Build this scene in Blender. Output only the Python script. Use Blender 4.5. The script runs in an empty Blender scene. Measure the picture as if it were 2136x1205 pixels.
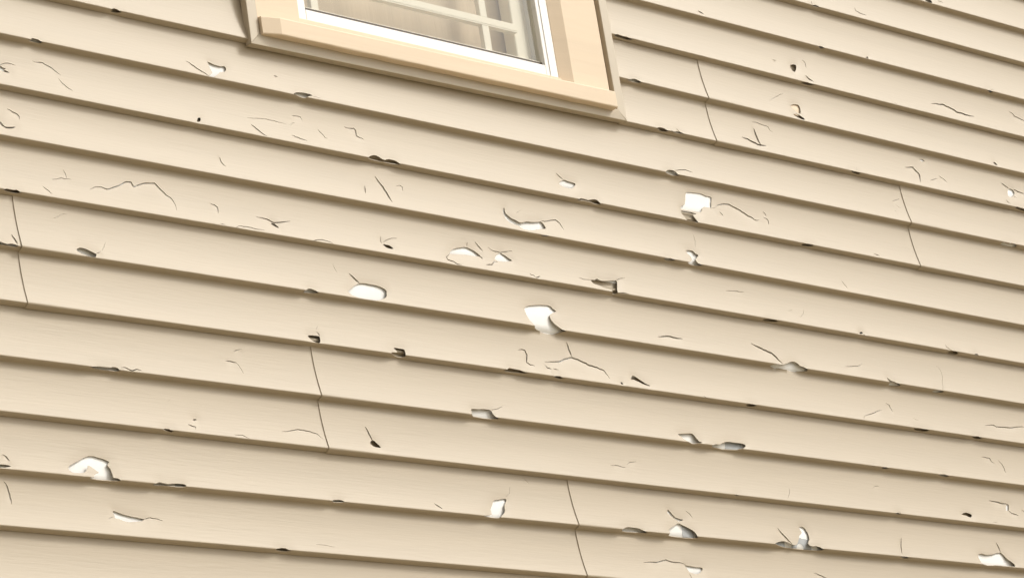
import bpy, math, random, bisect
from mathutils import Vector, Matrix
from mathutils.geometry import delaunay_2d_cdt
random.seed(7)
sc = bpy.context.scene
COL = sc.collection

# ---------------------------------------------------------------- camera
CAM_Z = 1.6
CAM_POS = Vector((0, -4.10706, CAM_Z))
YAW, PITCH, ROLL, FPX = 0.781374, 0.344064, -0.158708, 6488.3
def cam_axes():
    cy, sy, cp, sp, cr, sr = math.cos(YAW), math.sin(YAW), math.cos(PITCH), math.sin(PITCH), math.cos(ROLL), math.sin(ROLL)
    F = Vector((sy*cp, cy*cp, sp)); R = Vector((cy, -sy, 0)); U = R.cross(F)
    return cr*R + sr*U, -sr*R + cr*U, F
cR, cU, cF = cam_axes()
cam = bpy.data.cameras.new('camera'); cam_o = bpy.data.objects.new('camera', cam); COL.objects.link(cam_o)
cam.sensor_width = 36; cam.sensor_fit = 'HORIZONTAL'; cam.lens = FPX/2136*36
cam.clip_start = .05; cam.clip_end = 5000
m = Matrix((cR, cU, -cF)).transposed().to_4x4(); m.translation = CAM_POS
cam_o.matrix_world = m
sc.camera = cam_o

# ---------------------------------------------------------------- light
TO_SUN = Vector((.54, -.50, .66)).normalized()
w = bpy.data.worlds.new('World'); sc.world = w; w.use_nodes = True
nt = w.node_tree; nt.nodes.clear()
sky = nt.nodes.new('ShaderNodeTexSky'); sky.sky_type = 'NISHITA'; sky.sun_disc = False
sky.sun_elevation = math.asin(TO_SUN.z); sky.sun_rotation = math.atan2(TO_SUN.x, TO_SUN.y)
sky.air_density = 1.0; sky.dust_density = 5.0; sky.ozone_density = 1.0
hs = nt.nodes.new('ShaderNodeHueSaturation'); hs.inputs['Saturation'].default_value = .03     # flat bright overcast
tint = nt.nodes.new('ShaderNodeVectorMath'); tint.operation = 'MULTIPLY'; tint.inputs[1].default_value = (1, .968, .91)   # warm hazy cloud
bg = nt.nodes.new('ShaderNodeBackground'); bg.inputs['Strength'].default_value = .13
wo = nt.nodes.new('ShaderNodeOutputWorld')
nt.links.new(sky.outputs[0], hs.inputs['Color']); nt.links.new(hs.outputs[0], tint.inputs[0]); nt.links.new(tint.outputs[0], bg.inputs[0]); nt.links.new(bg.outputs[0], wo.inputs[0])
sl = bpy.data.lights.new('sun', 'SUN'); sl.energy = 1.5; sl.angle = math.radians(11); sl.color = (1, .95, .87)
so = bpy.data.objects.new('sun', sl); COL.objects.link(so)
so.rotation_euler = TO_SUN.to_track_quat('Z', 'Y').to_euler(); so.location = (6, -4, 8)
sc.view_settings.view_transform = 'Standard'; sc.view_settings.look = 'None'
sc.view_settings.exposure = .15; sc.view_settings.gamma = 1

# ---------------------------------------------------------------- materials
def mat(name, color, rough=.6, spec=.5, bump=None, var=0, var_scale=(3, 3, 3)):
    mt = bpy.data.materials.new(name); mt.use_nodes = True; n = mt.node_tree; b = n.nodes['Principled BSDF']
    b.inputs['Base Color'].default_value = (*color, 1); b.inputs['Roughness'].default_value = rough
    b.inputs['Specular IOR Level'].default_value = spec
    tc = n.nodes.new('ShaderNodeTexCoord'); oi = n.nodes.new('ShaderNodeObjectInfo')
    ad = n.nodes.new('ShaderNodeVectorMath'); ad.operation = 'ADD'
    sc_ = n.nodes.new('ShaderNodeVectorMath'); sc_.operation = 'SCALE'; sc_.inputs[0].default_value = (7, 3, 5)
    n.links.new(oi.outputs['Random'], sc_.inputs['Scale'])
    n.links.new(tc.outputs['Object'], ad.inputs[0]); n.links.new(sc_.outputs[0], ad.inputs[1])
    if var:
        mp = n.nodes.new('ShaderNodeMapping'); mp.inputs['Scale'].default_value = var_scale
        ns = n.nodes.new('ShaderNodeTexNoise'); ns.inputs['Scale'].default_value = 1; ns.inputs['Detail'].default_value = 6
        rp = n.nodes.new('ShaderNodeMapRange'); rp.inputs['From Min'].default_value = .3; rp.inputs['From Max'].default_value = .7
        rp.inputs['To Min'].default_value = 1-var; rp.inputs['To Max'].default_value = 1+var*.6
        mx = n.nodes.new('ShaderNodeVectorMath'); mx.operation = 'SCALE'; mx.inputs[0].default_value = color
        n.links.new(ad.outputs[0], mp.inputs[0]); n.links.new(mp.outputs[0], ns.inputs['Vector'])
        n.links.new(ns.outputs[0], rp.inputs[0]); n.links.new(rp.outputs[0], mx.inputs['Scale']); n.links.new(mx.outputs[0], b.inputs['Base Color'])
    prev = None
    for scale, dist, strength, detail in (bump or []):
        mp = n.nodes.new('ShaderNodeMapping'); mp.inputs['Scale'].default_value = scale
        ns = n.nodes.new('ShaderNodeTexNoise'); ns.inputs['Scale'].default_value = 1; ns.inputs['Detail'].default_value = detail
        ns.inputs['Distortion'].default_value = .3
        bp = n.nodes.new('ShaderNodeBump'); bp.inputs['Distance'].default_value = dist; bp.inputs['Strength'].default_value = strength
        n.links.new(ad.outputs[0], mp.inputs[0]); n.links.new(mp.outputs[0], ns.inputs['Vector']); n.links.new(ns.outputs[0], bp.inputs['Height'])
        if prev: n.links.new(prev.outputs[0], bp.inputs['Normal'])
        prev = bp
    if prev: n.links.new(prev.outputs[0], b.inputs['Normal'])
    return mt
VINYL = (.469, .395, .294)
M_vinyl = mat('beige_vinyl', VINYL, .5, .5, [((15, 40, 250), .0006, .47, 4), ((60, 200, 900), .0002, .35, 2), ((1.3, 3, 5), .004, .5, 1)], .035, (2.0, 20, 30))
M_hem = mat('beige_vinyl_plain', (.47, .40, .30), .55, .4)
M_trim = mat('beige_trim', (.55, .475, .365), .45, .5, [((3, 3, 3), .003, .4, 1)], .03)
M_wrap = mat('white_house_wrap', (.95, .95, .94), .7, .3, [((25, 25, 25), .002, .5, 4)], .02)
M_wrap_deep = mat('brown_shade_house_wrap', (.80, .70, .56), .8, .2, None, .06, (8, 8, 8))  # same wrap tinted brown, so the shade deep inside holes turns warm
M_print = mat('grey_blue_print', (.47, .49, .505), .7, .3, None, .12, (60, 60, 60))
M_wood = mat('primed_pine', (.82, .675, .51), .6, .3, [((4, 30, 90), .0008, .4, 4), ((2, 8, 8), .004, .4, 1)], .05, (2, 9, 14))
M_pvc = mat('white_window_vinyl', (.88, .87, .85), .35, .5, [((4, 4, 4), .002, .3, 1)])
M_mun = mat('cream_muntin', (.84, .79, .66), .45, .4)
M_shade = mat('cream_shade', (.66, .555, .42), .9, .1, [((60, 9, 4), .003, .5, 3)], .08, (14, 4, 2))
M_curt = mat('tan_curtain', (.55, .42, .27), .9, .1, [((160, 9, 3), .003, .6, 3)], .12, (40, 4, 2))
M_gasket = mat('dark_gasket', (.10, .08, .065), .6, .3)
M_room = mat('room_paint', (.45, .40, .33), .9, .1)
M_ground = mat('dry_lawn', (.36, .31, .22), .95, .1, [((30, 30, 30), .02, .8, 6)], .3, (.6, .6, .6))
M_glass = bpy.data.materials.new('window_glass'); M_glass.use_nodes = True
g = M_glass.node_tree; g.nodes.clear()
tr = g.nodes.new('ShaderNodeBsdfTransparent'); tr.inputs[0].default_value = (.86, .86, .84, 1)
gl = g.nodes.new('ShaderNodeBsdfGlossy'); gl.inputs['Roughness'].default_value = .02
lwt = g.nodes.new('ShaderNodeLayerWeight'); lwt.inputs['Blend'].default_value = .5
pw = g.nodes.new('ShaderNodeMath'); pw.operation = 'POWER'; pw.inputs[1].default_value = 4; g.links.new(lwt.outputs['Facing'], pw.inputs[0])
lw = g.nodes.new('ShaderNodeMath'); lw.operation = 'MULTIPLY_ADD'; lw.inputs[1].default_value = .8; lw.inputs[2].default_value = .05; g.links.new(pw.outputs[0], lw.inputs[0])
mxs = g.nodes.new('ShaderNodeMixShader'); ou = g.nodes.new('ShaderNodeOutputMaterial')
g.links.new(lw.outputs[0], mxs.inputs[0]); g.links.new(tr.outputs[0], mxs.inputs[1]); g.links.new(gl.outputs[0], mxs.inputs[2]); g.links.new(mxs.outputs[0], ou.inputs[0])

# ---------------------------------------------------------------- helpers
def link(name, me, parent=None, loc=None):
    o = bpy.data.objects.new(name, me); COL.objects.link(o)
    if parent: o.parent = parent
    if loc is not None: o.location = loc
    return o
def empty(name, loc):
    o = bpy.data.objects.new(name, None); COL.objects.link(o); o.location = loc; o.empty_display_size = .1
    return o
def tag(o, label=None, cat=None, group=None, kind=None):
    if label: o['label'] = label
    if cat: o['category'] = cat
    if group: o['group'] = group
    if kind: o['kind'] = kind
    return o
class MB:
    """collects faces in wall coordinates: u along the wall, z up (absolute), d outward from the house wrap"""
    def __init__(s): s.v = []; s.f = []; s.m = []; s.sm = []
    def vert(s, u, z, d): s.v.append((u, -d, z)); return len(s.v)-1
    def face(s, idx, mi=0, sm=False): s.f.append(tuple(idx)); s.m.append(mi); s.sm.append(sm)
    def hexa(s, P, mi=0):       # P: 8 points (u,z,d): back ring then front ring, same order
        i = [s.vert(*p) for p in P]
        for q in ((0,1,2,3), (7,6,5,4), (0,4,5,1), (1,5,6,2), (2,6,7,3), (3,7,4,0)): s.face([i[k] for k in q], mi)
    def box(s, u0, u1, z0, z1, d0, d1, mi=0):
        s.hexa([(u0,z0,d0),(u1,z0,d0),(u1,z1,d0),(u0,z1,d0),(u0,z0,d1),(u1,z0,d1),(u1,z1,d1),(u0,z1,d1)], mi)
    def extr(s, prof, u0, u1, z0=(0,0), mi=0, sm=False):   # closed profile [(z,d)...] along u; z0 shift at both ends
        a = [s.vert(u0, z+z0[0], d) for z, d in prof]; b = [s.vert(u1, z+z0[1], d) for z, d in prof]
        n = len(prof)
        for i in range(n): s.face((a[i], b[i], b[(i+1)%n], a[(i+1)%n]), mi, sm)
        s.face(a[::-1], mi); s.face(b, mi)
    def build(s, name, mats, parent=None, origin=(0, 0, 0), bevel=0):
        me = bpy.data.meshes.new(name)
        ox, oy, oz = origin
        me.from_pydata([(x-ox, y-oy, z-oz) for x, y, z in s.v], [], s.f)
        for mt in (mats if isinstance(mats, (list, tuple)) else [mats]): me.materials.append(mt)
        me.polygons.foreach_set('material_index', s.m); me.polygons.foreach_set('use_smooth', s.sm)
        import bmesh
        bm = bmesh.new(); bm.from_mesh(me); 
        if not getattr(s, 'keep', False): bmesh.ops.recalc_face_normals(bm, faces=bm.faces)
        bm.to_mesh(me); bm.free()
        o = link(name, me, parent, None if parent else origin)
        if bevel:
            b = o.modifiers.new('bevel', 'BEVEL'); b.width = bevel; b.segments = 2; b.limit_method = 'ANGLE'
        return o

# ---------------------------------------------------------------- siding geometry (metres)
E = .1016
PR = [(-0.0052, 0.0008), (-0.01308, 0.00101), (-0.02097, 0.00137), (-0.02885, 0.0019), (-0.03673, 0.00258), (-0.04462, 0.00342), (-0.0525, 0.00441), (-0.06038, 0.00557), (-0.06827, 0.00688), (-0.07615, 0.00835), (-0.08403, 0.00997), (-0.09192, 0.01176), (-0.0998, 0.0137), (-0.1012, 0.0141), (-0.1022, 0.0138), (-0.1029, 0.013), (-0.105, 0.0066), (-0.1064, 0.0018)]          # profile of one course: (below its upper lip line, outward)
GU = [2.6, 2.75, 2.9, 3.05, 3.2, 3.35, 3.5, 3.65, 3.8, 3.95, 4.1, 4.25, 4.4, 4.55, 4.7, 4.85, 5.0, 5.15, 5.3, 5.45, 5.6, 5.75, 5.9, 6.05, 6.2]
WAVE = {-4:[-0.00052,-0.00052,-0.00052,-0.00052,-0.00052,-0.00052,-0.00052,-0.00052,-0.00052,-0.00052,-0.00052,-0.00052,-0.00052,-0.00052,-0.00052,-0.00052,-0.00052,-0.00052,-0.00052,-0.00052,-0.00052,-0.00052,-0.00052,-0.00052,-0.00052],-3:[0.00561,0.00561,0.00561,0.00561,0.00561,0.00561,0.00561,0.00561,0.00561,0.00561,0.00561,0.00561,0.00561,0.00561,0.00561,0.00561,0.00561,0.00561,0.00561,0.00561,0.00561,0.00561,0.00561,0.00561,0.00561],-2:[0.0007,0.0007,0.0007,0.0007,0.0007,0.0007,0.0007,0.0007,0.0007,0.0007,0.0007,0.0007,0.0007,0.0007,0.0007,0.0007,0.0007,0.0007,0.0007,0.0007,0.0007,0.0007,0.0007,0.0007,0.0007],-1:[0.00174,0.00174,0.00174,0.00174,0.00174,0.00174,0.00174,0.00174,0.00174,0.00174,0.00174,0.00174,0.00174,0.00149,0.00098,0.00048,-3e-05,-0.00053,-0.00104,-0.00155,-0.00205,-0.00256,-0.00295,-0.00295,-0.00295],0:[0.00105,0.00105,0.00105,0.00105,0.00105,0.00105,0.00105,0.00105,0.00105,0.00105,0.00105,0.00105,0.00105,0.00082,0.00036,-0.00011,-0.00058,-0.00105,-0.00152,-0.00199,-0.00246,-0.00293,-0.00319,-0.00319,-0.00319],1:[-0.00415,-0.00415,-0.00415,-0.00415,-0.0041,-0.00355,-0.00303,-0.00253,-0.00206,-0.00161,-0.0012,-0.0008,-0.00044,-0.0001,0.00021,0.0005,0.00076,0.00099,0.0012,0.00138,0.00153,0.00166,0.0017,0.0017,0.0017],2:[-0.00033,-0.00033,-0.00033,-0.00047,-0.00059,-0.00068,-0.00074,-0.00076,-0.00076,-0.00073,-0.00066,-0.00056,-0.00043,-0.00027,-8e-05,0.00014,0.00039,0.00067,0.00099,0.00134,0.00171,0.00212,0.00218,0.00218,0.00218],3:[0.0012,0.0012,0.00118,0.00052,-9e-05,-0.00065,-0.00115,-0.00159,-0.00199,-0.00232,-0.00261,-0.00283,-0.00301,-0.00313,-0.00319,-0.00321,-0.00316,-0.00307,-0.00291,-0.00271,-0.00245,-0.00216,-0.00216,-0.00216,-0.00216],4:[0.00386,0.00386,0.00385,0.0037,0.00353,0.00332,0.00308,0.00281,0.00251,0.00219,0.00183,0.00144,0.00102,0.00057,9e-05,-0.00042,-0.00096,-0.00153,-0.00214,-0.00277,-0.00343,-0.0039,-0.0039,-0.0039,-0.0039],5:[0.00201,0.00201,0.00211,0.00261,0.00303,0.00339,0.00367,0.00388,0.00401,0.00408,0.00407,0.00399,0.00383,0.0036,0.0033,0.00293,0.00249,0.00197,0.00138,0.00072,-2e-05,-0.00039,-0.00039,-0.00039,-0.00039],6:[6e-05,6e-05,6e-05,0.00046,0.00084,0.00115,0.0014,0.00159,0.00171,0.00178,0.00178,0.00171,0.00158,0.00139,0.00114,0.00082,0.00044,0,-0.0005,-0.00107,-0.0017,-0.00187,-0.00187,-0.00187,-0.00187],7:[-0.00197,-0.00197,-0.00174,-0.00108,-0.00048,5e-05,0.00052,0.00093,0.00128,0.00157,0.00179,0.00195,0.00205,0.00209,0.00206,0.00197,0.00182,0.00161,0.00133,0.00099,0.00059,0.00058,0.00058,0.00058,0.00058],8:[-0.00296,-0.00296,-0.00279,-0.00238,-0.002,-0.00167,-0.00137,-0.0011,-0.00088,-0.00069,-0.00054,-0.00043,-0.00035,-0.00031,-0.00031,-0.00034,-0.00042,-0.00053,-0.00068,-0.00086,-0.00104,-0.00104,-0.00104,-0.00104,-0.00104],9:[-0.00077,-0.00077,-0.0008,-0.00085,-0.00091,-0.00098,-0.00104,-0.00111,-0.00118,-0.00124,-0.00132,-0.00139,-0.00146,-0.00154,-0.00162,-0.0017,-0.00178,-0.00187,-0.00195,-0.00204,-0.00209,-0.00209,-0.00209,-0.00209,-0.00209],10:[-0.00166,-0.00166,-0.00155,-0.00135,-0.00115,-0.00094,-0.00072,-0.0005,-0.00027,-4e-05,0.0002,0.00044,0.00069,0.00094,0.0012,0.00146,0.00173,0.002,0.00228,0.00256,0.00267,0.00267,0.00267,0.00267,0.00267],11:[0.00155,0.00155,0.00146,0.00131,0.00116,0.00101,0.00086,0.00071,0.00056,0.0004,0.00025,0.00014,0.00014,0.00014,0.00014,0.00014,0.00014,0.00014,0.00014,0.00014,0.00014,0.00014,0.00014,0.00014,0.00014]}       # how far each lip line wanders from level along the wall
LINE1 = CAM_Z + 2.50013
def wave(k, u):
    t = WAVE.get(k)
    if t is None: return 0
    if u <= GU[0]: return t[0]
    if u >= GU[-1]: return t[-1]
    i = min(int((u-GU[0])/(GU[1]-GU[0])), len(GU)-2); f = (u-GU[i])/(GU[i+1]-GU[i])
    return t[i]*(1-f)+t[i+1]*f
def lip(k, u):
    base = ((k-1)/2*.2032) if k % 2 else ((k/2-.5)*.2032 + -0.00052)
    return LINE1 - base + wave(k, u)
SL = [0]
for a, b in zip(PR, PR[1:]): SL.append(SL[-1]+math.hypot(a[0]-b[0], a[1]-b[1]))
SLEN = SL[-1] + math.hypot(PR[0][0]-E-PR[-1][0], PR[0][1]-PR[-1][1])
HEM = .004            # the panel starts a little above the butt that covers it
def surf(r, u, S):
    """point (z, d) and outward normal (nz, nd) of panel row r at u and distance S down its profile"""
    if S < 0:
        z = lip(2*r+1, u) - .0052 - S; return z, PR[0][1], 0, 1
    c = 0 if S < SLEN else 1
    s = S - c*SLEN; k = 2*r+2+c
    vt, vb = lip(k-1, u), lip(k, u); sc_ = (vt-vb)/E
    i = max(0, min(bisect.bisect_right(SL, s)-1, len(SL)-1))
    def P(j):
        if j >= len(PR): return vb-.0052, PR[0][1]
        if j == 0: return vt-.0052, PR[0][1]
        z, d = PR[j]
        return (vb+z+E if z <= -E+.003 else vt+z*sc_), d
    a, b = P(i), P(i+1)
    L = (SL[i+1] if i+1 < len(SL) else SLEN) - SL[i]
    t = (s-SL[i])/L
    tz, td = b[0]-a[0], b[1]-a[1]; n = math.hypot(tz, td) or 1
    return a[0]+tz*t, a[1]+td*t, td/n, -tz/n

DMG = [
('H',0,0,[(2974.2,94.5),(2979.2,93.3),(2984.1,93.5),(2989.7,94),(2992.9,96.6),(2995.9,98.7),(2998.1,101.4),(2997.3,102.5),(2994,103.8),(2988.4,104),(2981.3,103.9),(2975.5,103.8),(2970.9,103.4),(2972.1,101.9),(2974,99.1),(2973.9,96.7)]),
('H',-1,0,[(3158.7,209.6),(3161.6,208),(3164.9,206.4),(3169,206.6),(3173.8,207.6),(3177.8,210.5),(3181.4,212.7),(3180.3,215.2),(3176.4,216.3),(3171.2,217.7),(3164,217.5),(3158.5,216.6),(3160,215.8),(3162,213.6),(3159.7,211.2)]),
('C',0,2,[(3319.6,70.2),(3324.1,71.7),(3328.4,73.1),(3331.3,76.4),(3336,77.9),(3338.9,80.6),(3342.1,83.1),(3346.8,85.2),(3351.8,88.2),(3356.6,90.1),(3360.6,91.7),(3363.6,94.1),(3367.1,96.7)]),
('H',0,0,[(3373,59.8),(3378,60.6),(3386.6,63.4),(3395.6,64.2),(3403.1,64.7),(3408.6,62.6),(3411.6,62.3),(3414.5,64.8),(3414.6,68.8),(3412.8,72.5),(3408.1,76.8),(3402.1,78.5),(3395.6,80.9),(3390.5,85.8),(3384.1,91.4),(3377.1,95.7),(3371.1,97.2),(3366.7,97.2),(3364.6,95.7),(3370.5,92.6),(3377.5,85.5),(3375,71.6)]),
('C',0,1.6,[(2978.4,143.7),(2983.8,144.8),(2988.9,144.6),(2994.3,143.5),(3000.5,143.2),(3005.7,145.9),(3011.2,147.6),(3015,149),(3018.8,150.6),(3021.7,153),(3025.7,155.9),(3029.5,158.5),(3035.6,162.4)]),
('C',0,1.3,[(3027.6,171),(3030.7,173.5),(3032.7,176.7),(3035,179.9),(3039.6,183.2),(3043.5,186.8),(3046.9,188.9),(3050.6,189.9),(3053.6,192.7)]),
('C',0,1.3,[(2897.8,173.5),(2906.6,167),(2915.1,162.2),(2921,160),(2927,159),(2931.1,159.5),(2935.7,160.4),(2940.4,160.8)]),
('H',0,0,[(2896.4,168.7),(2901.1,167.7),(2906.5,167.8),(2910.6,169.2),(2913.3,170.8),(2916.8,170.8),(2919.4,171.5),(2916.8,172.9),(2913.7,174.8),(2916.2,175.7),(2919.5,176.7),(2922.8,178.5),(2924.3,179.5),(2919.4,180.2),(2913.7,180.5),(2910.8,179.2),(2908,177.8),(2901.2,177.9),(2894.6,176.7),(2894.4,172.7)]),
('C',1,2,[(2913.9,37.4),(2918.8,38.5),(2923.2,41.2),(2928.3,42.7),(2932.6,43.9),(2936.7,48.7),(2935.3,55.4)]),
('H',1,0,[(2889,63.3),(2891.5,65.1),(2895.2,68.6),(2897.4,71.5),(2898.8,74.5),(2901.5,76.5),(2905.6,77.1),(2915.5,75.1),(2923.9,72.9),(2923.8,73.9),(2919.3,76.8),(2912.4,79.6),(2904.7,80.8),(2901.1,79.9),(2897.9,78.4),(2895.2,76.5),(2892.8,73.1),(2889.7,67.9)]),
('H',0,0,[(3330.2,196.1),(3333.3,194.9),(3336.6,194.8),(3335.1,199.7),(3332.7,203.8),(3327.7,205.9),(3324.5,205.5),(3326.7,201.5)]),
('C',0,2,[(3529.2,60.3),(3534,60.7),(3538.2,61.2)]),
('H',0,0,[(3565.5,96.3),(3570.2,93.3),(3577.4,89.6),(3585.5,88.3),(3594.3,87.2),(3601.9,87.6),(3608.8,87.6),(3613.4,88.9),(3614.1,91),(3610.4,91.6),(3603.6,94.2),(3599.8,98.4),(3597.7,101.9),(3591.7,102.8),(3584.4,101.8),(3578.4,100.6),(3572.3,98.9),(3567.8,97.8)]),
('C',0,0.8,[(3613.1,92.1),(3618.3,92),(3623.5,92.2),(3628.4,93.5),(3633.4,93.2)]),
('C',0,1.4,[(3563.4,146.7),(3569.9,146.4),(3575.9,145.7),(3584.1,145.5),(3587.1,153)]),
('C',0,0.9,[(3566.7,162.1),(3560.5,163.8),(3552.1,172)]),
('C',0,1.2,[(3621.8,165.8),(3624.3,170.6),(3628.2,174),(3632.1,177.7),(3634.4,182.4),(3640.6,183.4)]),
('C',0,1.7,[(3550.2,193.4),(3555.7,193.1),(3559.3,195.4),(3564.7,195.1),(3570.3,197.2),(3578.2,198),(3585.1,199.2)]),
('C',0,2,[(3691.7,147.7),(3695.9,149.3),(3701.8,149.3),(3708.4,148.7),(3715.9,146.8),(3719.4,150.7),(3718.9,156.3),(3717.8,162.9),(3724.2,165.8),(3730.7,166.5),(3735.4,168.6)]),
('C',0,1,[(3450.1,172.1),(3455,172),(3460.7,171.2),(3465.8,171.1),(3472,169.8),(3478.3,169.1),(3484,168.2),(3489.8,167.9),(3495.6,166.6),(3501.6,167.2),(3508.6,167.5),(3515.6,166.9),(3521,168.1),(3527,168.4),(3533.1,167.9),(3538.5,168.7),(3543.6,169.6)]),
('C',0,2,[(3454.4,186.6),(3458.3,188.5),(3462.2,190.8),(3465,193.6),(3469.8,196.8),(3474,200.7),(3477.5,203.3),(3481.5,205.7),(3486,207.3)]),
('H',-2,0,[(4487.2,210.7),(4489.9,209.1),(4494.2,207.1),(4501.6,207.9),(4508.5,208.8),(4516,208.3),(4523.3,207.7),(4528.3,209.7),(4532.1,211),(4536.8,212.2),(4539.8,213.9),(4535.8,216.1),(4528.3,217.3),(4517.4,217.5),(4505.9,216.3),(4495.3,216),(4487.2,214.4)]),
('H',-1,0,[(4503.2,102.6),(4505.6,99.1),(4515.2,94.3),(4523.4,92.2),(4530.3,92.8),(4535.1,94.4),(4539.8,95.6),(4541.5,97.2),(4543.1,98.8),(4542.7,100.6),(4539.1,102.8),(4533.2,103.7),(4525.7,103.9),(4519.3,104.2),(4512.7,103.3),(4506,103.5)]),
('C',-2,3,[(4768.9,85.1),(4777.8,87.9),(4785.3,92.1)]),
('C',-2,0.8,[(4742.1,216.1),(4743.3,210.8),(4750.8,210),(4758,209.4),(4764.6,210.2),(4773.1,210.2)]),
('H',-1,0,[(4566.2,211.1),(4566.9,208.5),(4572.5,206.3),(4578.4,205.5),(4585.7,205.1),(4592.8,207.7),(4598.3,209.9),(4602.5,213.4),(4598.6,215.2),(4592.5,216.6),(4585.2,217.5),(4577.7,216.1),(4571.9,214.3)]),
('C',-1,2,[(4628.4,199.4),(4634.3,206.2),(4640.1,208.1),(4645.9,208.9),(4649.4,209.7)]),
('H',-1,0,[(4609.1,212.6),(4615.8,210),(4628.8,206.3),(4636.5,206.8),(4642.7,207.8),(4646.9,209.5),(4647.9,210.8),(4644.6,212.6),(4637.5,213.8),(4629.4,213.3),(4622.6,213.4),(4613.5,213)]),
('C',-1,4,[(4838.2,182.6),(4846.3,184.4),(4855.6,184.4),(4861.2,186.9),(4866.5,188.9),(4872.2,190),(4878.9,191.5),(4884.2,193.5),(4891.5,193.9),(4902.5,192.9),(4912,191.3)]),
('C',-1,4,[(4888.6,150.7),(4889.8,156),(4889.7,162.9),(4890.5,169.5),(4890.9,174.9),(4891.4,181.6),(4892.5,188.9),(4896,195)]),
('C',-1,1.4,[(4888.9,133.4),(4896.9,133),(4906.4,132.9),(4914.5,134.3),(4920.9,135.7),(4931.3,136.1),(4940.4,136.7),(4943.2,145.4),(4951.8,148.4)]),
('H',-3,0,[(5165.4,211.2),(5171,207.7),(5178.6,206.2),(5186.2,207.5),(5189.6,210.6),(5186,213.1),(5178.2,213.9),(5170.7,213.4)]),
('C',-3,1.2,[(5166.8,197),(5166.3,204.8),(5171.6,208)]),
('C',-3,1.8,[(5325.9,178.6),(5324.8,188.1),(5331.7,189.8),(5337.4,192.6),(5344.3,193.9),(5352.9,193.6),(5359.5,194.7)]),
('H',-3,0,[(5593.9,93.9),(5598.1,90.4),(5606.3,87.6),(5613.3,85.9),(5618.1,86.3),(5620.7,90.1),(5621.5,93.7),(5615.1,96),(5605.3,98),(5598.8,95.8)]),
('C',-3,1.4,[(5646.3,79.7),(5651.6,82.8),(5659.3,82.8),(5665.4,85.5)]),
('H',-2,0,[(5158.7,97.5),(5163.9,95.5),(5170,95),(5174.1,96.9),(5177.5,98.9),(5176.9,101.1),(5175.3,103.2),(5170,103.9),(5164.3,102.3),(5159.4,100.1)]),
('H',-2,0,[(5324.2,91.9),(5330.8,90.5),(5330.7,95.2),(5326.3,96.4),(5323.8,95.7)]),
('C',-2,1.2,[(4996.6,166.5),(5008.7,167.9)]),
('H',-2,0,[(5055,169),(5065.9,165.2),(5075.6,164.8),(5073.4,173.4),(5066.1,183.6),(5060.8,186.8),(5056.3,185.7),(5053.8,183.3),(5052.1,179.3),(5052.1,174.5)]),
('C',-2,1.3,[(5100.8,147.2),(5107.2,149.5),(5110.6,153.1),(5109.1,161),(5107.6,168)]),
('C',-2,3,[(5095,190.2),(5099.9,192.5),(5102.9,196.9),(5109.5,199.8),(5116.1,202.5)]),
('H',-2,0,[(5076.2,216.7),(5078.9,213.4),(5084.9,210.9),(5094.5,209.7),(5104.6,209.1),(5110.7,211.5),(5114.8,213.8),(5109.9,215.6),(5103.4,218),(5095.2,217.9),(5087.3,218),(5080.3,217.1)]),
('C',-1,0.9,[(4958.6,60.6),(4967,56.1),(4974.3,52.1),(4982.5,47.7),(4991.2,43.1),(4999.8,38.1),(5006.5,35.3),(5015.3,31.5)]),
('H',-1,0,[(5026.9,61.5),(5029.8,58.9),(5037.4,55.6),(5045.6,54),(5052.3,53.3),(5056.8,54.7),(5058,58.7),(5058.1,64.6),(5056.7,70.3),(5053.9,75.5),(5051.1,78),(5046.4,77.4),(5040.5,75.2),(5037.1,72.3),(5033,70.1),(5028.8,65.7)]),
('H',-1,0,[(5026,84.8),(5030.1,82.9),(5037.9,80.7),(5046.2,81),(5051.9,84.6),(5057.7,88.6),(5059.4,93.2),(5054.5,95),(5047.1,94),(5039.3,92.3),(5033.3,90),(5027.6,87.8)]),
('C',-2,2,[(5392,206.1),(5401.7,206.2)]),
('C',-2,4,[(5540.4,178.1),(5548.4,177.2),(5558.8,174.6),(5571.5,175.5),(5581.9,172.2),(5589.1,172.6),(5594.8,175.5),(5602.2,175.6),(5609.1,177.6),(5616,178.5),(5621.9,180.2),(5630.3,185.3),(5640.4,184.5),(5650.5,184.8),(5658.7,186.4),(5666.8,186.3),(5676.2,186.7),(5692.7,185.2)]),
('H',-2,0,[(5765.2,100.1),(5767,98.6),(5772.8,97),(5777.8,97.8),(5783,100.6),(5782.6,103.6),(5779.4,105),(5772.2,102.9)]),
('C',-2,0.9,[(5770.5,98.3),(5779.7,93.1),(5792.7,90.5)]),
('C',-2,2.4,[(5845.1,144),(5857.7,146.6),(5863.7,153.7),(5874.4,154.8),(5883,156.8),(5892.3,158.7),(5901.5,161.7)]),
('C',1,1.7,[(3373.7,54.6),(3373.7,59.5),(3373.9,64.3),(3377.8,70.5),(3382.9,74.6)]),
('C',1,1.1,[(3020,147.5),(3020.9,151.3),(3022.9,154.6),(3023.1,159.4),(3023.7,164.2)]),
('C',1,1.1,[(2990.2,171.7),(2997.3,170.4),(3003.4,168.8),(3008.7,166),(3013.2,164.7),(3017.1,165.8),(3021.8,165.7),(3027.8,164.6),(3033.4,165)]),
('C',1,1.3,[(2967.3,188.9),(2970.4,192.1),(2974.4,195.2),(2978,197.1),(2980.4,200.8),(2984.1,202.6)]),
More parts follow.
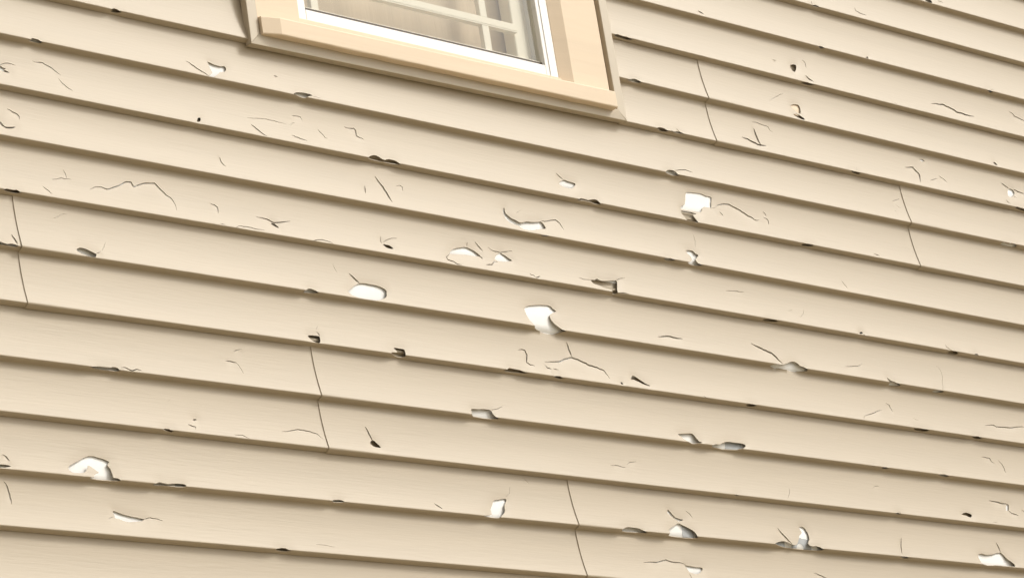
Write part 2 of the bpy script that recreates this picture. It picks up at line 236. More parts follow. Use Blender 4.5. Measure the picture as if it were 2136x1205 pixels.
('C',1,2.4,[(3069,179.3),(3075.5,175.9),(3081.5,172.2),(3088.1,171.1),(3095.1,169.5),(3100.7,170.8),(3107.3,172.4),(3112.7,170.8),(3119,167.9),(3124.5,165.1),(3131.9,162.1),(3139.1,158.5),(3143.9,155.6),(3149,151.8),(3154.1,149.4),(3159.5,148.9),(3165.3,148.1),(3167.2,153.4),(3170,157.1),(3176.2,153.8),(3182.6,150.8),(3188.6,148.2),(3193.9,146.2),(3199.8,144.4),(3205.2,144.2),(3211.7,143),(3217.7,141.5),(3221.6,144.6),(3224.3,148.3),(3227.6,151.4),(3231.2,154.6),(3235.1,157.7),(3238.4,162),(3242.2,164.3),(3246.6,165.8),(3250.1,168.9),(3252.1,173.2),(3254.3,178.4),(3255.3,182.9),(3255.1,187.5),(3254.4,192.6)]),
('C',1,1.7,[(3337.8,164),(3341.6,165.5),(3347,165.8),(3353.3,169.9),(3352.5,176.1),(3351,183.2)]),
('C',1,1.3,[(3349.1,205.6),(3354.2,206.6),(3359.7,206.5)]),
('H',1,0,[(2882,210.8),(2883.9,209.3),(2889.6,207.1),(2896.1,207.4),(2901.7,207.5),(2904.9,207.2),(2908.3,205.9),(2912.1,206.8),(2914.9,208.6),(2917.2,210.1),(2919.1,211.5),(2917.1,213.2),(2913.9,215.2),(2907.4,216.1),(2899.4,215.8),(2893.1,215.3),(2887.7,214.5),(2884.2,213.1)]),
('C',1,1.2,[(3368.3,212.4),(3375.2,214.4)]),
('C',1,1.3,[(3382.8,209.9),(3390.5,205),(3397.3,203.5),(3402.8,204.2),(3409.1,203),(3415,203.3),(3421,203.1),(3425.6,204.4),(3431,204.8),(3436.1,205),(3441.4,204.4),(3446.6,204.1),(3452,204.6)]),
('C',2,0.6,[(2986.5,30.2),(2992.6,27.8),(2997.5,25),(3003,21.7),(3008.8,17.6),(3014.2,17.3),(3018.9,17.2)]),
('H',2,0,[(3023.4,88.1),(3024.3,85.3),(3027.3,83),(3031.3,81),(3035.6,80.5),(3040.7,80.8),(3047.7,82.4),(3056.7,86),(3063.7,88.7),(3064.3,91.2),(3062.2,94.4),(3060,96.9),(3057,98.3),(3053.8,98.4),(3048.6,97.7),(3043.6,96.9),(3038.1,95),(3031.9,93.6),(3026.7,90.8)]),
('C',2,1.1,[(3063.7,88.7),(3070.2,85.7),(3075.8,81.8)]),
('C',2,0.6,[(3078.5,81.4),(3081.8,75.7),(3085,71.5),(3088.2,65.6),(3091.4,60.9)]),
('H',2,0,[(2848.8,96),(2857.5,94),(2866.2,94.4),(2872.4,95.8),(2877.6,97.6),(2883.1,95.4),(2888.1,94.2),(2894.1,94.6),(2898.5,96),(2901.1,97.9),(2901.6,99.9),(2897.4,102.2),(2889.9,103),(2882.7,102.6),(2874.9,102.2),(2862.4,103.5),(2851.7,103.8),(2846.7,99.5)]),
('C',2,2.4,[(2892.1,75.5),(2893.8,79.9),(2896.7,84.6),(2898.8,88.9),(2900.1,94.7)]),
('H',0,0,[(3733.8,212.8),(3733,209.3),(3740,204.5),(3747.5,201.4),(3755,200.5),(3762.3,202.9),(3768,206.3),(3771.8,207.1),(3775,207.9),(3780.6,205.3),(3787.2,203.6),(3795.1,203.4),(3802.2,204.2),(3808.7,206.9),(3812.5,209.5),(3814.2,213.7),(3804.1,214.4),(3791.6,215.3),(3780.7,215.5),(3770.1,215),(3759.6,215.5),(3749.2,215.3),(3739.5,214.2)]),
('C',1,3,[(3752.9,27.9),(3754.4,31.6),(3757,35.4),(3759.1,39.3),(3762.2,44.3),(3767,49.2),(3768.6,54.2),(3770.7,58.9),(3773.2,63.9),(3774.4,68.6),(3775.6,73),(3777,77.1),(3778,81.2),(3779.6,85.8)]),
('C',1,2,[(3720.1,55.7),(3718.7,65.2),(3715.9,75.9)]),
('C',1,1.4,[(3802.1,42.9),(3813.9,38.8),(3818.5,42),(3817,51.7)]),
('C',1,2,[(3440.3,176.5),(3446.4,176.8),(3453.8,176.4),(3459.2,177),(3464.7,177),(3470.1,178.3),(3475.1,180.5),(3480.3,181.9),(3488,180.7),(3495.1,179.5),(3501.3,177.7),(3507.4,176.2),(3514.7,174.2),(3521.3,172.7)]),
('H',1,0,[(3473.5,183.8),(3476.4,183.4),(3481.4,183.1),(3483.4,184.3),(3485.9,186.6),(3488.9,189.5),(3488.9,192.6),(3485.1,191.9),(3480.4,190.7),(3478.1,189.1),(3475.6,188),(3473.7,185.7)]),
('C',1,1.4,[(3560.9,212.4),(3565.2,209.4),(3571.8,207.1),(3580.4,204.8),(3587.5,203.4),(3594.8,204.3),(3601.3,205.3),(3608.2,206.5),(3613,209)]),
('H',1,0,[(3741.8,189.1),(3746,188),(3751.6,188.3),(3757.1,188.4),(3761.4,190.4),(3764.6,193.3),(3766.2,195.5),(3761.1,196.9),(3754.8,196.5),(3750.4,196.2),(3746.6,194.2),(3743.7,191)]),
('C',1,1.1,[(3742.3,170.9),(3739.8,176.9),(3738.6,182.4),(3739.3,189.2)]),
('C',1,1.1,[(3743.8,184.9),(3749,180.8),(3755.4,177),(3762.6,173.8),(3769.1,171.5),(3776.3,170.2),(3783.4,169.3)]),
('H',1,0,[(3914,183.9),(3914,180.8),(3919.2,176.1),(3925.2,171.6),(3932.6,168.4),(3941.7,165.7),(3949.8,163.5),(3957,161.3),(3964.8,160.6),(3971.9,162.3),(3977.9,164.2),(3984.5,167),(3990,170.6),(3994.1,173.8),(3995.9,176.7),(3994.2,177.7),(3989.2,177.8),(3978.4,179.2),(3966.6,179.3),(3953.8,179.7),(3940.9,181.1),(3925.7,182.9)]),
('C',1,2,[(3914,183.9),(3907.4,188.6),(3900.3,194.6),(3902.9,199.9),(3909.6,201.2),(3917.4,202.5),(3920.4,205.3),(3925,207.2),(3936,206.9)]),
('C',1,2,[(3991.6,175.4),(3998.2,179.2),(4000.6,183.1)]),
('C',1,1.1,[(3969.8,148.9),(3967.4,154.5),(3966.5,160.4)]),
('C',1,2,[(3990.7,144.4),(3994.3,149.3),(3998.3,154.1),(4002.8,160.3),(4005.8,164)]),
('C',1,1.7,[(4023.1,151.1),(4027.4,155.3),(4033.7,158.3),(4040.9,158.8),(4047.7,158.3),(4054.1,159.3),(4066.6,155.5),(4073.1,154.7),(4080.9,151.7),(4087.6,150.9)]),
('H',1,0,[(4054.1,159.3),(4059.5,160.9),(4064.1,163.4),(4069.7,166.4),(4074.7,170.2),(4079.3,172.1),(4081.5,174),(4072.4,176.9),(4061.9,179.3),(4055.1,180.7),(4048.5,180.8),(4039.1,180.8),(4033.6,178),(4036.5,172.8),(4042.2,166.7),(4048.3,162.6)]),
('C',1,2.2,[(4002.9,196.5),(4012.1,194.4),(4020.1,193),(4029.7,184.3),(4039.7,183.3)]),
('C',2,0.7,[(3614.9,29.6),(3615.9,37),(3618,40.3),(3618.9,44.2),(3621.9,47.5)]),
('C',2,3,[(3650.3,44.8),(3655.4,48.8),(3659.8,52.3),(3663.5,55.6),(3667.1,58.9),(3671.7,61.8)]),
('H',2,0,[(3648,76.1),(3653.5,71.9),(3659.5,67.9),(3667,63.7),(3676.3,61.1),(3687,60),(3697,60.8),(3708.3,60.7),(3717.5,61.6),(3725.8,63.5),(3731,65.7),(3734.1,68.3),(3735.4,70.3),(3734.6,73),(3733.6,75.9),(3732.3,80.6),(3728.8,85.1),(3722,88.8),(3712.7,92.8),(3701.2,96),(3687.4,97.3),(3672.2,97.5),(3658.6,96),(3648.9,93.9),(3642.7,91.5),(3638.5,88.1),(3636.2,85.2),(3641,81)]),
('H',1,0,[(4085.7,43),(4085.6,48),(4084.9,53.9),(4085.6,58.3),(4088.9,61.3),(4093.3,65),(4097.9,68.1),(4102,69.8),(4106.9,70.1),(4110.8,72.5),(4115.2,74.1),(4119.8,74.5),(4125.1,73.9),(4131.4,71.3),(4136.5,69.5),(4143.6,68),(4150.1,68),(4159.6,66.7),(4167.7,65),(4173.5,63.5),(4178.5,62.2),(4182,64.1),(4184.2,66.6),(4187.3,72.5),(4187.7,77.6),(4182.4,80.2),(4174.8,81.1),(4166.4,83.9),(4156.1,86.9),(4144.5,90.5),(4134.5,91.8),(4125.5,92.3),(4118.7,90.5),(4114.3,87.5),(4111.3,84.7),(4104.9,83.9),(4099.1,82.5),(4092.6,81.6),(4087.5,79),(4083.5,75.2),(4080.9,70.5),(4078.8,64),(4078,58.1),(4078.9,53.9),(4080.5,50.3),(4083.9,45.2)]),
('C',1,2,[(4176.8,62.5),(4185.3,59.9),(4192.1,59.9),(4200.1,57.3),(4208.2,54.3),(4215.8,52.5),(4223.8,50.8),(4228.2,54.1),(4233,58.2),(4234.5,63.3),(4236.4,67.7),(4237.5,73.6)]),
('H',1,0,[(4167.3,101.2),(4171.8,99.8),(4178.4,98.4),(4186.6,98.1),(4190.9,98.4),(4188.2,99.6),(4184.2,101.8),(4177.9,102.3),(4173.6,102.9),(4169,101.7)]),
('C',0,1.7,[(4247.4,155.6),(4251.3,158.4),(4255.4,161.7),(4260.3,165.2),(4265.1,167.9)]),
('H',0,0,[(4249.4,178.5),(4256.1,173),(4265.1,167.9),(4270.9,167.4),(4278.1,169.1),(4288.5,169.8),(4297.6,171.5),(4295.7,175.4),(4291.3,179.1),(4285.9,183.4),(4278.4,186.2),(4269.5,186.4),(4261.8,185.5),(4257.5,184.6),(4254,184),(4249.9,182.1)]),
('H',0,0,[(4290.8,214.9),(4290.6,210.5),(4298.7,206.4),(4304.3,206.2),(4310.6,206.4),(4314.9,207),(4320.5,207),(4330.4,204),(4339.8,202),(4346.1,202.1),(4349.1,204.3),(4352.1,207.7),(4354,210.7),(4354.9,214.1),(4350,214.7),(4344.2,215.7),(4335.3,214.8),(4325,213),(4315.9,212.8),(4307.3,212.3),(4297.3,214)]),
('H',0,0,[(4628.5,145.8),(4631.9,139.8),(4636.9,136.9),(4643.5,135.9),(4652.1,135.1),(4664.3,134.4),(4678.3,133.3),(4687.8,135),(4695.6,136.8),(4704.4,136),(4710.2,137.4),(4709.7,143.6),(4705.5,150.8),(4703.7,157.7),(4700.6,163.5),(4689,164.8),(4677.9,165.1),(4673,167.9),(4670.2,170.6),(4666.5,176.6),(4660.4,181),(4649.5,181.4),(4634.6,181.6),(4617.1,182.1),(4602.7,181.4),(4601.7,177.8),(4607.1,173.4),(4612.7,171.6),(4618.1,168.8),(4624,157.9)]),
('H',0,0,[(4600.7,186.1),(4611.2,183.9),(4622.4,184.4),(4636.8,184.8),(4646.9,186.7),(4641.3,188.9),(4634,191.1),(4633.1,193.6),(4634.9,196.9),(4639.3,204.1),(4642.1,210.7),(4639.3,212.3),(4629.6,211.2),(4620.7,210.3),(4610.9,209.8),(4605.8,207),(4603.5,202.1),(4601.1,197.5),(4598.3,193.9),(4598.1,190.1)]),
('C',0,1.5,[(4698.3,164.8),(4712.5,161.7)]),
('C',0,3,[(4715.3,159.2),(4727.1,152.6),(4734.6,151.1),(4743.5,148.3),(4751.1,147.9),(4760.9,146.5),(4767.2,148.5),(4772.9,150.7),(4779.8,152),(4786.2,154),(4792.5,155.6),(4797.4,159.2),(4803.3,160.3),(4808.8,163.6),(4813.8,166.3),(4820.8,167),(4826.2,169.3),(4830.1,172.4),(4836.5,173.9),(4845.3,171.1)]),
('C',0,1.7,[(4723.3,169.5),(4728.8,176),(4731.1,179.2)]),
('C',0,1.7,[(4866.2,147.6),(4872.6,150.9),(4874.5,158.7)]),
('C',0,1.7,[(4862.6,161.7),(4873.1,163.9),(4876.6,169.2),(4873.2,178.6)]),
('H',0,0,[(4569.2,100.7),(4569.6,95.8),(4575.3,91.7),(4582,89.2),(4589.4,88.4),(4594.9,88.6),(4599.3,90.4),(4603,94.2),(4605.5,98.6),(4611,100.9),(4613.2,101.4),(4609,103.2),(4601,104.2),(4591.8,104.4),(4582.5,103.6),(4574.9,102.2)]),
('C',0,1.7,[(4600.1,88.7),(4608.2,86.1),(4617,83.4),(4624.6,82.2),(4632.9,80.5),(4640.3,81.4),(4648,82.6),(4655,84.1)]),
('C',0,0.8,[(4613.2,101.4),(4619,99.9),(4625.7,99.1),(4633,98.7),(4640.1,98.7)]),
('C',1,0.9,[(4630.8,19.9),(4632.1,25.5),(4631.3,30.5),(4632.2,36.1),(4628.8,44.7),(4627.6,52)]),
('H',1,0,[(4595.2,65),(4603.1,63.3),(4613.3,62.9),(4618,64.7),(4620,68.7),(4625.4,70.1),(4629.1,72.9),(4622.3,78.9),(4614.5,85.5),(4614.7,90.8),(4618.6,96.2),(4626,98.8),(4633.2,101.2),(4628.1,103.8),(4619.1,105.7),(4610.1,105.7),(4600.2,104.8),(4592.6,103.6),(4588.2,101.3),(4591.9,97.5),(4601.2,91),(4603.3,85.3),(4602.8,79.4),(4599.8,76.9),(4596,74.2),(4594.2,69.5)]),
('H',1,0,[(4519,103.7),(4520.1,99.9),(4527,97.6),(4534.3,95.9),(4539.6,96.6),(4545.1,98.2),(4549,101.4),(4545.2,104.3),(4536.9,106),(4526.9,105.9)]),
('C',1,1.4,[(4117.4,199.7),(4121.8,202.1),(4127.6,202.5),(4133.7,207.6)]),
('C',1,2.2,[(4131.9,207.8),(4139,204.9),(4145.9,201.8)]),
('H',1,0,[(4292.1,188.9),(4296.3,187.3),(4303.2,186.3),(4308.5,183.2),(4312.4,182),(4316.1,184.1),(4322.3,185.2),(4332,184.3),(4341.9,182.8),(4354.6,179.9),(4366.1,177.6),(4369.4,180.7),(4366.5,188),(4360.5,202.2),(4358.9,215.7),(4354.9,217.7),(4347.3,216),(4343.9,210.4),(4344.6,205),(4337.1,203.9),(4326.7,203.2),(4317.2,200.7),(4308.4,198.4),(4300.9,197.4),(4296,195.8),(4293,192.7)]),
('C',1,1.1,[(4257,188.4),(4263.5,188.4),(4268,190.2),(4274.8,190.1),(4282.5,188.9),(4289.6,188),(4298.1,186.5)]),
('C',1,1.3,[(4365.8,178.6),(4374.1,174.7),(4382.4,170.8),(4395.4,168.2)]),
('C',1,0.8,[(4115.1,53.7),(4118.9,48.9),(4128.3,45)]),
('H',-1,0,[(5458.7,130.5),(5463.3,128.4),(5468.5,127.1),(5473.9,128.9),(5475.4,131.7),(5470.8,132.7),(5464,133.8),(5460.2,133)]),
('C',-1,3.2,[(5392.6,162.5),(5403.3,161.1),(5414.4,158.6),(5423.9,156.9),(5427.3,162.6),(5431.1,166.7),(5438.3,172.2),(5437.1,180.5),(5434.1,188.4),(5430.4,197.9)]),
('C',-1,1.3,[(5470.7,186.3),(5481.6,182.2),(5490.9,178.5),(5502,175.4)]),
('C',-1,1.5,[(5512.1,165.1),(5517.4,168.3),(5523.9,170.5),(5529.5,174.5),(5536,179.4)]),
('H',-1,0,[(5726.4,85.7),(5733.4,83.7),(5736.8,87.7),(5739.7,92.1),(5736.7,92.6),(5730.8,92),(5727.9,88.7)]),
('C',-1,2.4,[(5749.1,143.7),(5757.3,145.9),(5763.9,149.4),(5770.3,151.2),(5775.3,154.3)]),
('H',-1,0,[(5771.4,157.7),(5778.7,154.1),(5786.6,154.4),(5791.2,157.3),(5794.2,162.5),(5790.9,167.8),(5784.4,173),(5778,178),(5771.4,180.7),(5766.2,180.3),(5762,177),(5765.1,167.6)]),
('C',-1,2.6,[(5791.2,154.3),(5800.3,155.2),(5807.5,158.4),(5816.7,159.3),(5825.3,159.8),(5833.1,162.3)]),
('C',-1,2.2,[(5786,174.5),(5793.5,179.2)]),
('C',-1,1.7,[(5744.1,193.5),(5748.3,199.4),(5755.9,204.3)]),
('H',-1,0,[(5772,213.6),(5771.3,210.5),(5778.9,207.6),(5786.4,208.1),(5796.4,210.7),(5811.6,212.8),(5822.4,216.1),(5815.1,218.1),(5801.2,217.6),(5784.7,216.1)]),
('H',-1,0,[(5187.3,213.1),(5186.3,210.7),(5191,209.4),(5200,208.7),(5207.3,209.4),(5213.1,210.4),(5217.5,212.6),(5217.1,215.9),(5214.1,217.7),(5207.3,217.2),(5199,216.8),(5192.4,215.3)]),
('C',-1,0.8,[(5211.7,193.1),(5205.7,204.6)]),
('C',0,1.1,[(5321.3,46),(5330.9,42.6),(5340.4,39),(5349.7,35.1)]),
('C',0,0.7,[(5328.7,52.8),(5333.3,55.7),(5338.4,59.2),(5343.7,61.1)]),
('C',0,1.7,[(5317.6,71.9),(5322.5,72.7)]),
('H',0,0,[(5693.4,108.7),(5692.4,103.5),(5697.3,99.7),(5705.8,101.1),(5715.2,101.8),(5719.3,98.3),(5725.6,96.4),(5732.4,96.9),(5739.3,99.2),(5746.8,101.9),(5751.6,105.7),(5746.8,109.1),(5738.2,110.9),(5726.4,110.9),(5715.9,110.9),(5703.3,110.7)]),
('H',0,0,[(4969.3,218.9),(4970.2,215),(4975.5,210.7),(4985.3,209.9),(4994.6,209.4),(5002.5,210.7),(5005.2,212.2),(5002.1,215),(4993.7,218),(4980.1,219.1)]),
('C',0,2,[(5206.3,201.2),(5217.7,202.6),(5224.7,204.7)]),
('C',1,1,[(5080,68.8),(5084,73.3),(5087,79),(5089.9,83),(5090.2,88.3)]),
('C',3,1.1,[(3349.4,29.9),(3355.6,26.4),(3363.3,24.1),(3370.1,21.9)]),
('C',3,2,[(3328.5,49.8),(3333.5,49.9),(3339.3,49.7),(3345.9,50.5),(3352.4,51.4)]),
('C',3,0.9,[(3352.4,51.4),(3355.9,56.1),(3358,60.9),(3360.2,64),(3360.8,68.5),(3363.1,71.4)]),
('H',3,0,[(3026,101.4),(3028.1,98.3),(3035.7,96.1),(3043.4,94.9),(3051.1,94.9),(3060.7,94.7),(3068.8,94.5),(3070.5,93),(3075.9,92.2),(3080.6,93),(3083.9,94.5),(3084.4,97.5),(3086,99.4),(3085.5,102.2),(3080,103.6),(3071.1,103.3),(3059.3,104.3),(3046.4,104),(3033.8,102.8)]),
('C',3,2,[(3090.7,93),(3095.2,90.7),(3100.2,91.7),(3104.6,93.3),(3108.2,95.2),(3112.8,95.8),(3117.4,93.8),(3123,91.5),(3127.7,92.4),(3132.7,93.3)]),
('C',3,1.8,[(3221.9,193.1),(3226.3,194.3),(3230.3,195.7),(3237.8,196.9),(3235.7,202.1)]),
('H',3,0,[(3235.6,181.8),(3239.3,180.2),(3242.8,179.5),(3244.9,181.3),(3241.5,182.5),(3237.8,183.3)]),
('C',3,0.6,[(3188.2,152.6),(3194.8,146)]),
('H',3,0,[(3161.7,210.6),(3164,209.2),(3168.4,207.6),(3172.4,207.5),(3177.5,207.3),(3181.2,209.4),(3185.1,211.3),(3186.8,213.3),(3185.4,215.8),(3179.4,215.5),(3171.1,213.4),(3165.3,212.1)]),
('H',2,0,[(3529,105.2),(3529.3,99.4),(3537,93.4),(3540.3,92.5),(3544.5,92.3),(3550.1,93.6),(3555,94.8),(3558.6,97.4),(3561.7,98.9),(3560.5,101.8),(3555,103.7),(3546.7,104.4),(3538.8,105.1),(3532.6,106.5)]),
('H',2,0,[(3524.3,195.3),(3533.5,193.5),(3542.8,193.4),(3547.8,192.9),(3551.2,193.6),(3551.6,196.4),(3551,200.2),(3549.7,205.1),(3546.9,208.6),(3542.1,209.3),(3537.6,208.5),(3533.2,207.2),(3530.2,205.5),(3526.8,202.7),(3524.9,200.4),(3523,197.3)]),
('C',2,1.7,[(3545.9,184),(3551.5,188.4),(3551.8,193.5)]),
('C',2,0.6,[(3546.7,181.3),(3549.5,176.6),(3553.9,171.5)]),
('H',2,0,[(3730.2,196.2),(3734,195.2),(3739.3,195.6),(3746.6,195.7),(3754.1,195.9),(3756.5,197.7),(3756.4,201.7),(3755.1,209.1),(3756.5,215.3),(3751.3,218),(3743.3,218.8),(3736.6,218.2),(3729.1,215.6),(3723.7,213.3),(3719.6,210.3),(3720.3,207.1),(3728,206),(3734.1,205.9),(3735.3,203),(3733.1,200.7),(3730.7,198.6)]),
('H',2,0,[(4009.1,216.5),(4009.5,212.2),(4013.9,209.2),(4016.9,206.9),(4020.4,205),(4026.5,205.1),(4032.9,205.4),(4040.2,206.1),(4048.4,206.2),(4057.3,208.6),(4065.1,211),(4067.9,212.8),(4063.4,215),(4047.2,216),(4030.2,216.8),(4017.7,217.3)]),
('C',3,1.6,[(3432.7,186.3),(3437.9,184.4),(3443.8,184.4),(3448.9,182.8),(3454.6,181.2),(3460.3,180),(3467.1,178),(3472.9,176.5),(3477.8,177.3),(3484,176.5),(3489.2,177.7),(3494.6,178),(3500,178.3),(3504.9,179.6),(3510.1,180.4),(3515.9,181.5),(3519.5,184.5),(3522.9,188.5),(3526.9,190.9)]),
('C',3,2.4,[(3635.8,154.7),(3638.6,158.7),(3640.5,163.6),(3641.8,168.9),(3643.6,173.1),(3645.4,178.2),(3646.4,183.5)]),
('H',3,0,[(3905.9,84.7),(3913.1,83.9),(3922.7,83.3),(3938.6,81.3),(3952.9,81.3),(3958.1,84.6),(3958.7,90),(3961.8,93.7),(3964,96.2),(3969.2,98.5),(3974.1,102),(3966.2,104.1),(3953.3,105.2),(3941.4,106.2),(3929.1,105.9),(3918.1,104.9),(3909.5,104.4),(3904.8,101.5),(3902.3,98.8),(3902.2,95.3),(3902.9,90.9),(3903.7,87.2)]),
('C',3,1.1,[(3954.2,82),(3960.2,81),(3967.1,79.4),(3974.5,77.6),(3981.9,74.1),(3989.6,70.7)]),
('H',2,0,[(4094,59.7),(4098.6,55.5),(4104.5,52.9),(4111.3,50.4),(4122.2,48.4),(4143.3,44.6),(4163,43),(4170.3,44.3),(4172.9,47.8),(4178.6,51.4),(4182.2,54.1),(4181.4,54.9),(4176.4,56.8),(4169.4,60),(4162.3,64.1),(4159.6,68.6),(4160.1,74),(4161.1,78.4),(4164.6,83.2),(4170.2,88.2),(4177,92.8),(4183.1,95.7),(4188.2,98.2),(4193.8,101.4),(4188.9,103.8),(4181.2,106.1),(4179.8,109.2),(4176,111.8),(4165.1,113.5),(4152.8,114.2),(4141.3,113.7),(4132.2,112.1),(4120.8,109.1),(4111.4,104.3),(4108.9,99),(4104.3,92.4),(4098.9,85.1),(4096.2,78.6),(4094.4,71.9),(4093.6,65.5)]),
('C',2,0.8,[(4166.5,42.5),(4176.8,35.8)]),
('C',1,2,[(4349.3,218.4),(4356.1,214.3),(4361.5,209.9),(4369,208.9),(4375.8,207.9),(4382,208.1),(4389,208.9)]),
('C',2,3,[(4459.2,76.3),(4468,75.4),(4476.1,73.5),(4489.5,70.9),(4497.6,70.5),(4504.9,71.8),(4511.4,71.9),(4518.1,72.4),(4526.5,71.9),(4533.1,71.8)]),
('C',2,2.4,[(4059.3,160.7),(4070,157.3),(4079.1,158.8),(4079.2,163.3),(4080.9,168),(4079.2,173.1),(4076.2,179.9),(4073.7,185.1),(4080.7,190.3),(4087.2,190.2),(4092.9,191.8)]),
('C',2,2.8,[(4200.8,125.7),(4201.7,131.1),(4202.6,136.8),(4202.7,142.5),(4204.7,147.6),(4205.1,153),(4206,158.1)]),
('C',2,3.4,[(4124.5,178.3),(4131.7,178),(4140.3,176.5),(4147.3,176),(4153.7,174.9),(4159.6,174.2),(4166.4,172.9),(4174.6,169.7),(4184,164.8),(4191.4,163.5),(4198.9,160.3),(4205.7,158.9),(4213,160.8),(4221.3,161.6),(4225.5,163.4),(4231.6,165.1),(4236.1,166.6),(4241.6,167.5),(4245.3,170.3),(4250.8,171.7),(4257.7,171.5),(4263.6,173.6),(4270.1,173.5),(4274.8,176.1),(4282.8,177.3),(4287.8,179.6),(4289.8,185.4),(4293.6,190.2),(4295,196.5)]),
('C',2,2,[(4121.9,185.2),(4126.7,191.8),(4132.6,192.3),(4137,194.4)]),
('C',2,1.6,[(4141.5,191.4),(4148.7,192.7),(4157.1,192.8)]),
('H',2,0,[(4135.9,210.7),(4141.9,208.5),(4149.2,207.8),(4155.3,207.2),(4158.6,208.7),(4162.2,210.3),(4164.3,212.7),(4162.2,214.2),(4158.2,216.4),(4153.1,215.9),(4147.7,215.5),(4140.3,213.2)]),
('H',2,0,[(4325.4,200.8),(4329.4,200.9),(4330.4,203.4),(4329.4,206.1),(4324.8,205.8),(4323.9,203.5)]),
('H',2,0,[(4364.3,182.4),(4367.2,180.2),(4371.8,180.7),(4377,183.2),(4382.9,187),(4389.2,190.6),(4396.7,194.8),(4405.3,198),(4409.9,199.8),(4404.6,200.6),(4396.5,199.1),(4387.6,197.2),(4379.9,193.9),(4371.8,192),(4366.3,189.9),(4361.5,190.9),(4358.8,191.6),(4360.4,186.8)]),
('C',2,1.4,[(4558.7,206),(4567.8,210.1),(4579.4,211.7)]),
('H',2,0,[(4690.3,217.2),(4691.2,213.4),(4697.1,209.8),(4705.3,208.8),(4711.7,209.3),(4716.5,211.8),(4719.6,214.5),(4715.4,217.2),(4709,219.6),(4699,219.3)]),
('C',1,1.2,[(4699.1,154.3),(4707.8,153),(4716.7,152.9),(4726,151),(4733.6,149.8),(4740,151.2),(4747.7,150.1),(4756.1,149.6)]),
('C',2,4.2,[(4746,55),(4751.1,57.2),(4757.3,59.1),(4762.4,60.3),(4768.8,62.1),(4774.9,63.5),(4779.7,66.1),(4786.4,66.8),(4792,69.3),(4802.5,70.9),(4808.1,75.6),(4813.2,79.9),(4815.6,84.2),(4819.5,87.9),(4823.3,91.2),(4826.6,94.4)]),
('C',1,1.2,[(4881.9,178.5),(4896.9,174.8)]),
('C',1,0.7,[(4938.2,165.7),(4932,177.5),(4925.6,183.1),(4919.2,188.8),(4911.4,189)]),
('H',1,0,[(4796.1,219.1),(4798.1,214.5),(4805.7,211.1),(4814.3,210.6),(4824.1,210.6),(4834.2,212.2),(4841.7,214.5),(4837.2,216.5),(4827.7,218.9),(4821,219.5),(4813.7,219.9),(4803.5,220.4)]),
('H',1,0,[(5101.1,204.4),(5105.8,201.5),(5110.3,200.4),(5113.8,201.5),(5114.3,204.1),(5106.9,206.9),(5102.2,206.1)]),
('H',1,0,[(5108.1,208.3),(5113.4,207.2),(5118.7,207.1),(5121.5,209.9),(5117.5,210.6),(5111.7,210.5)]),
('H',1,0,[(5405.3,220.6),(5407.4,216),(5412.6,211.2),(5418.7,210.6),(5424.6,210.2),(5431.8,211.3),(5438.9,215.2),(5441.1,218.7),(5437.2,221),(5429.8,221.9),(5419.8,221.9),(5410.8,221.9)]),
('C',1,1.4,[(5396.7,195.1),(5398.9,202.6),(5406.5,205.9),(5414,209.5)]),
('H',1,0,[(5491.8,208.8),(5494.5,207.8),(5500.8,205.8),(5506.1,206.5),(5508.4,208.9),(5505.1,210.9),(5499.8,211.5),(5494.9,210.9)]),
('H',2,0,[(4793.7,107),(4796.5,103.5),(4801.5,99.2),(4814.2,98.1),(4827.6,96.1),(4839.9,91.7),(4851,87),(4861.1,84.1),(4869.6,83.7),(4876.7,86.7),(4882.4,92.1),(4894.4,94.4),(4902.5,97.9),(4906.4,101.8),(4905.7,106),(4899.6,109.4),(4888,111.5),(4873.6,112.7),(4858.2,112.3),(4841,111.8),(4823.9,111.4),(4813.6,112.5),(4805.8,112),(4798.8,110.6)]),
('C',2,1.2,[(5032.9,76),(5041.1,73.7),(5049.7,73.6),(5058.7,71.2),(5066.3,70.3),(5074.2,69),(5081.7,68.4),(5095.2,60.7)]),
('H',2,0,[(5167.5,85.7),(5170.7,88.6),(5174.9,91.9),(5181.1,93.4),(5189.4,94.8),(5198.5,97.9),(5210,102.4),(5211.4,104.8),(5208.5,107.1),(5200.6,109.1),(5190.7,109.4),(5182,109.7),(5174,108.7),(5174.6,106.4),(5173.5,102.1),(5170,99.1),(5168.8,95.8),(5167.3,90.1)]),
('H',2,0,[(5321.2,107.5),(5322.3,103.5),(5327.8,99.6),(5338,99.3),(5346.3,99.5),(5352.8,100.5),(5356.6,103.6),(5349.1,107),(5338.2,110),(5328.3,109.5)]),
('C',2,0.9,[(5359,33),(5364.5,37.4),(5368.9,43.7),(5369.5,49.8),(5369.3,56.2),(5368.6,61.9),(5363.1,69.1),(5359.6,75.3),(5357.2,81.8),(5355.7,88.4),(5350.8,94.8),(5354.6,101.7)]),
('C',2,1.5,[(5153.1,154.6),(5158.8,157.1),(5163.9,159.3),(5164.3,165.2),(5166.5,169.7),(5167.3,175.5)]),
('C',2,1.4,[(5062,198.4),(5072.9,194.6),(5085.4,191),(5094.9,187.8),(5105.5,184),(5114,179.7),(5124,176.8),(5132.4,175.8)]),
('C',2,0.9,[(5054,202.4),(5061.4,203.1),(5062.9,196.7)]),
('C',2,0.6,[(5230.9,183.7),(5236.6,185.6),(5242.9,187.5),(5248.5,188.8)]),
('C',2,2.4,[(5486.6,174.5),(5497.6,172.5),(5508.3,170.7),(5518.7,170),(5525.6,173.3),(5535.6,172.7),(5547.7,172.2),(5557.4,171.2),(5565.3,171.2),(5574.9,170.5),(5583.2,170.1),(5595.7,166.7),(5607.5,164.9),(5618.5,162.9),(5627.1,162.6),(5637.5,161.7)]),
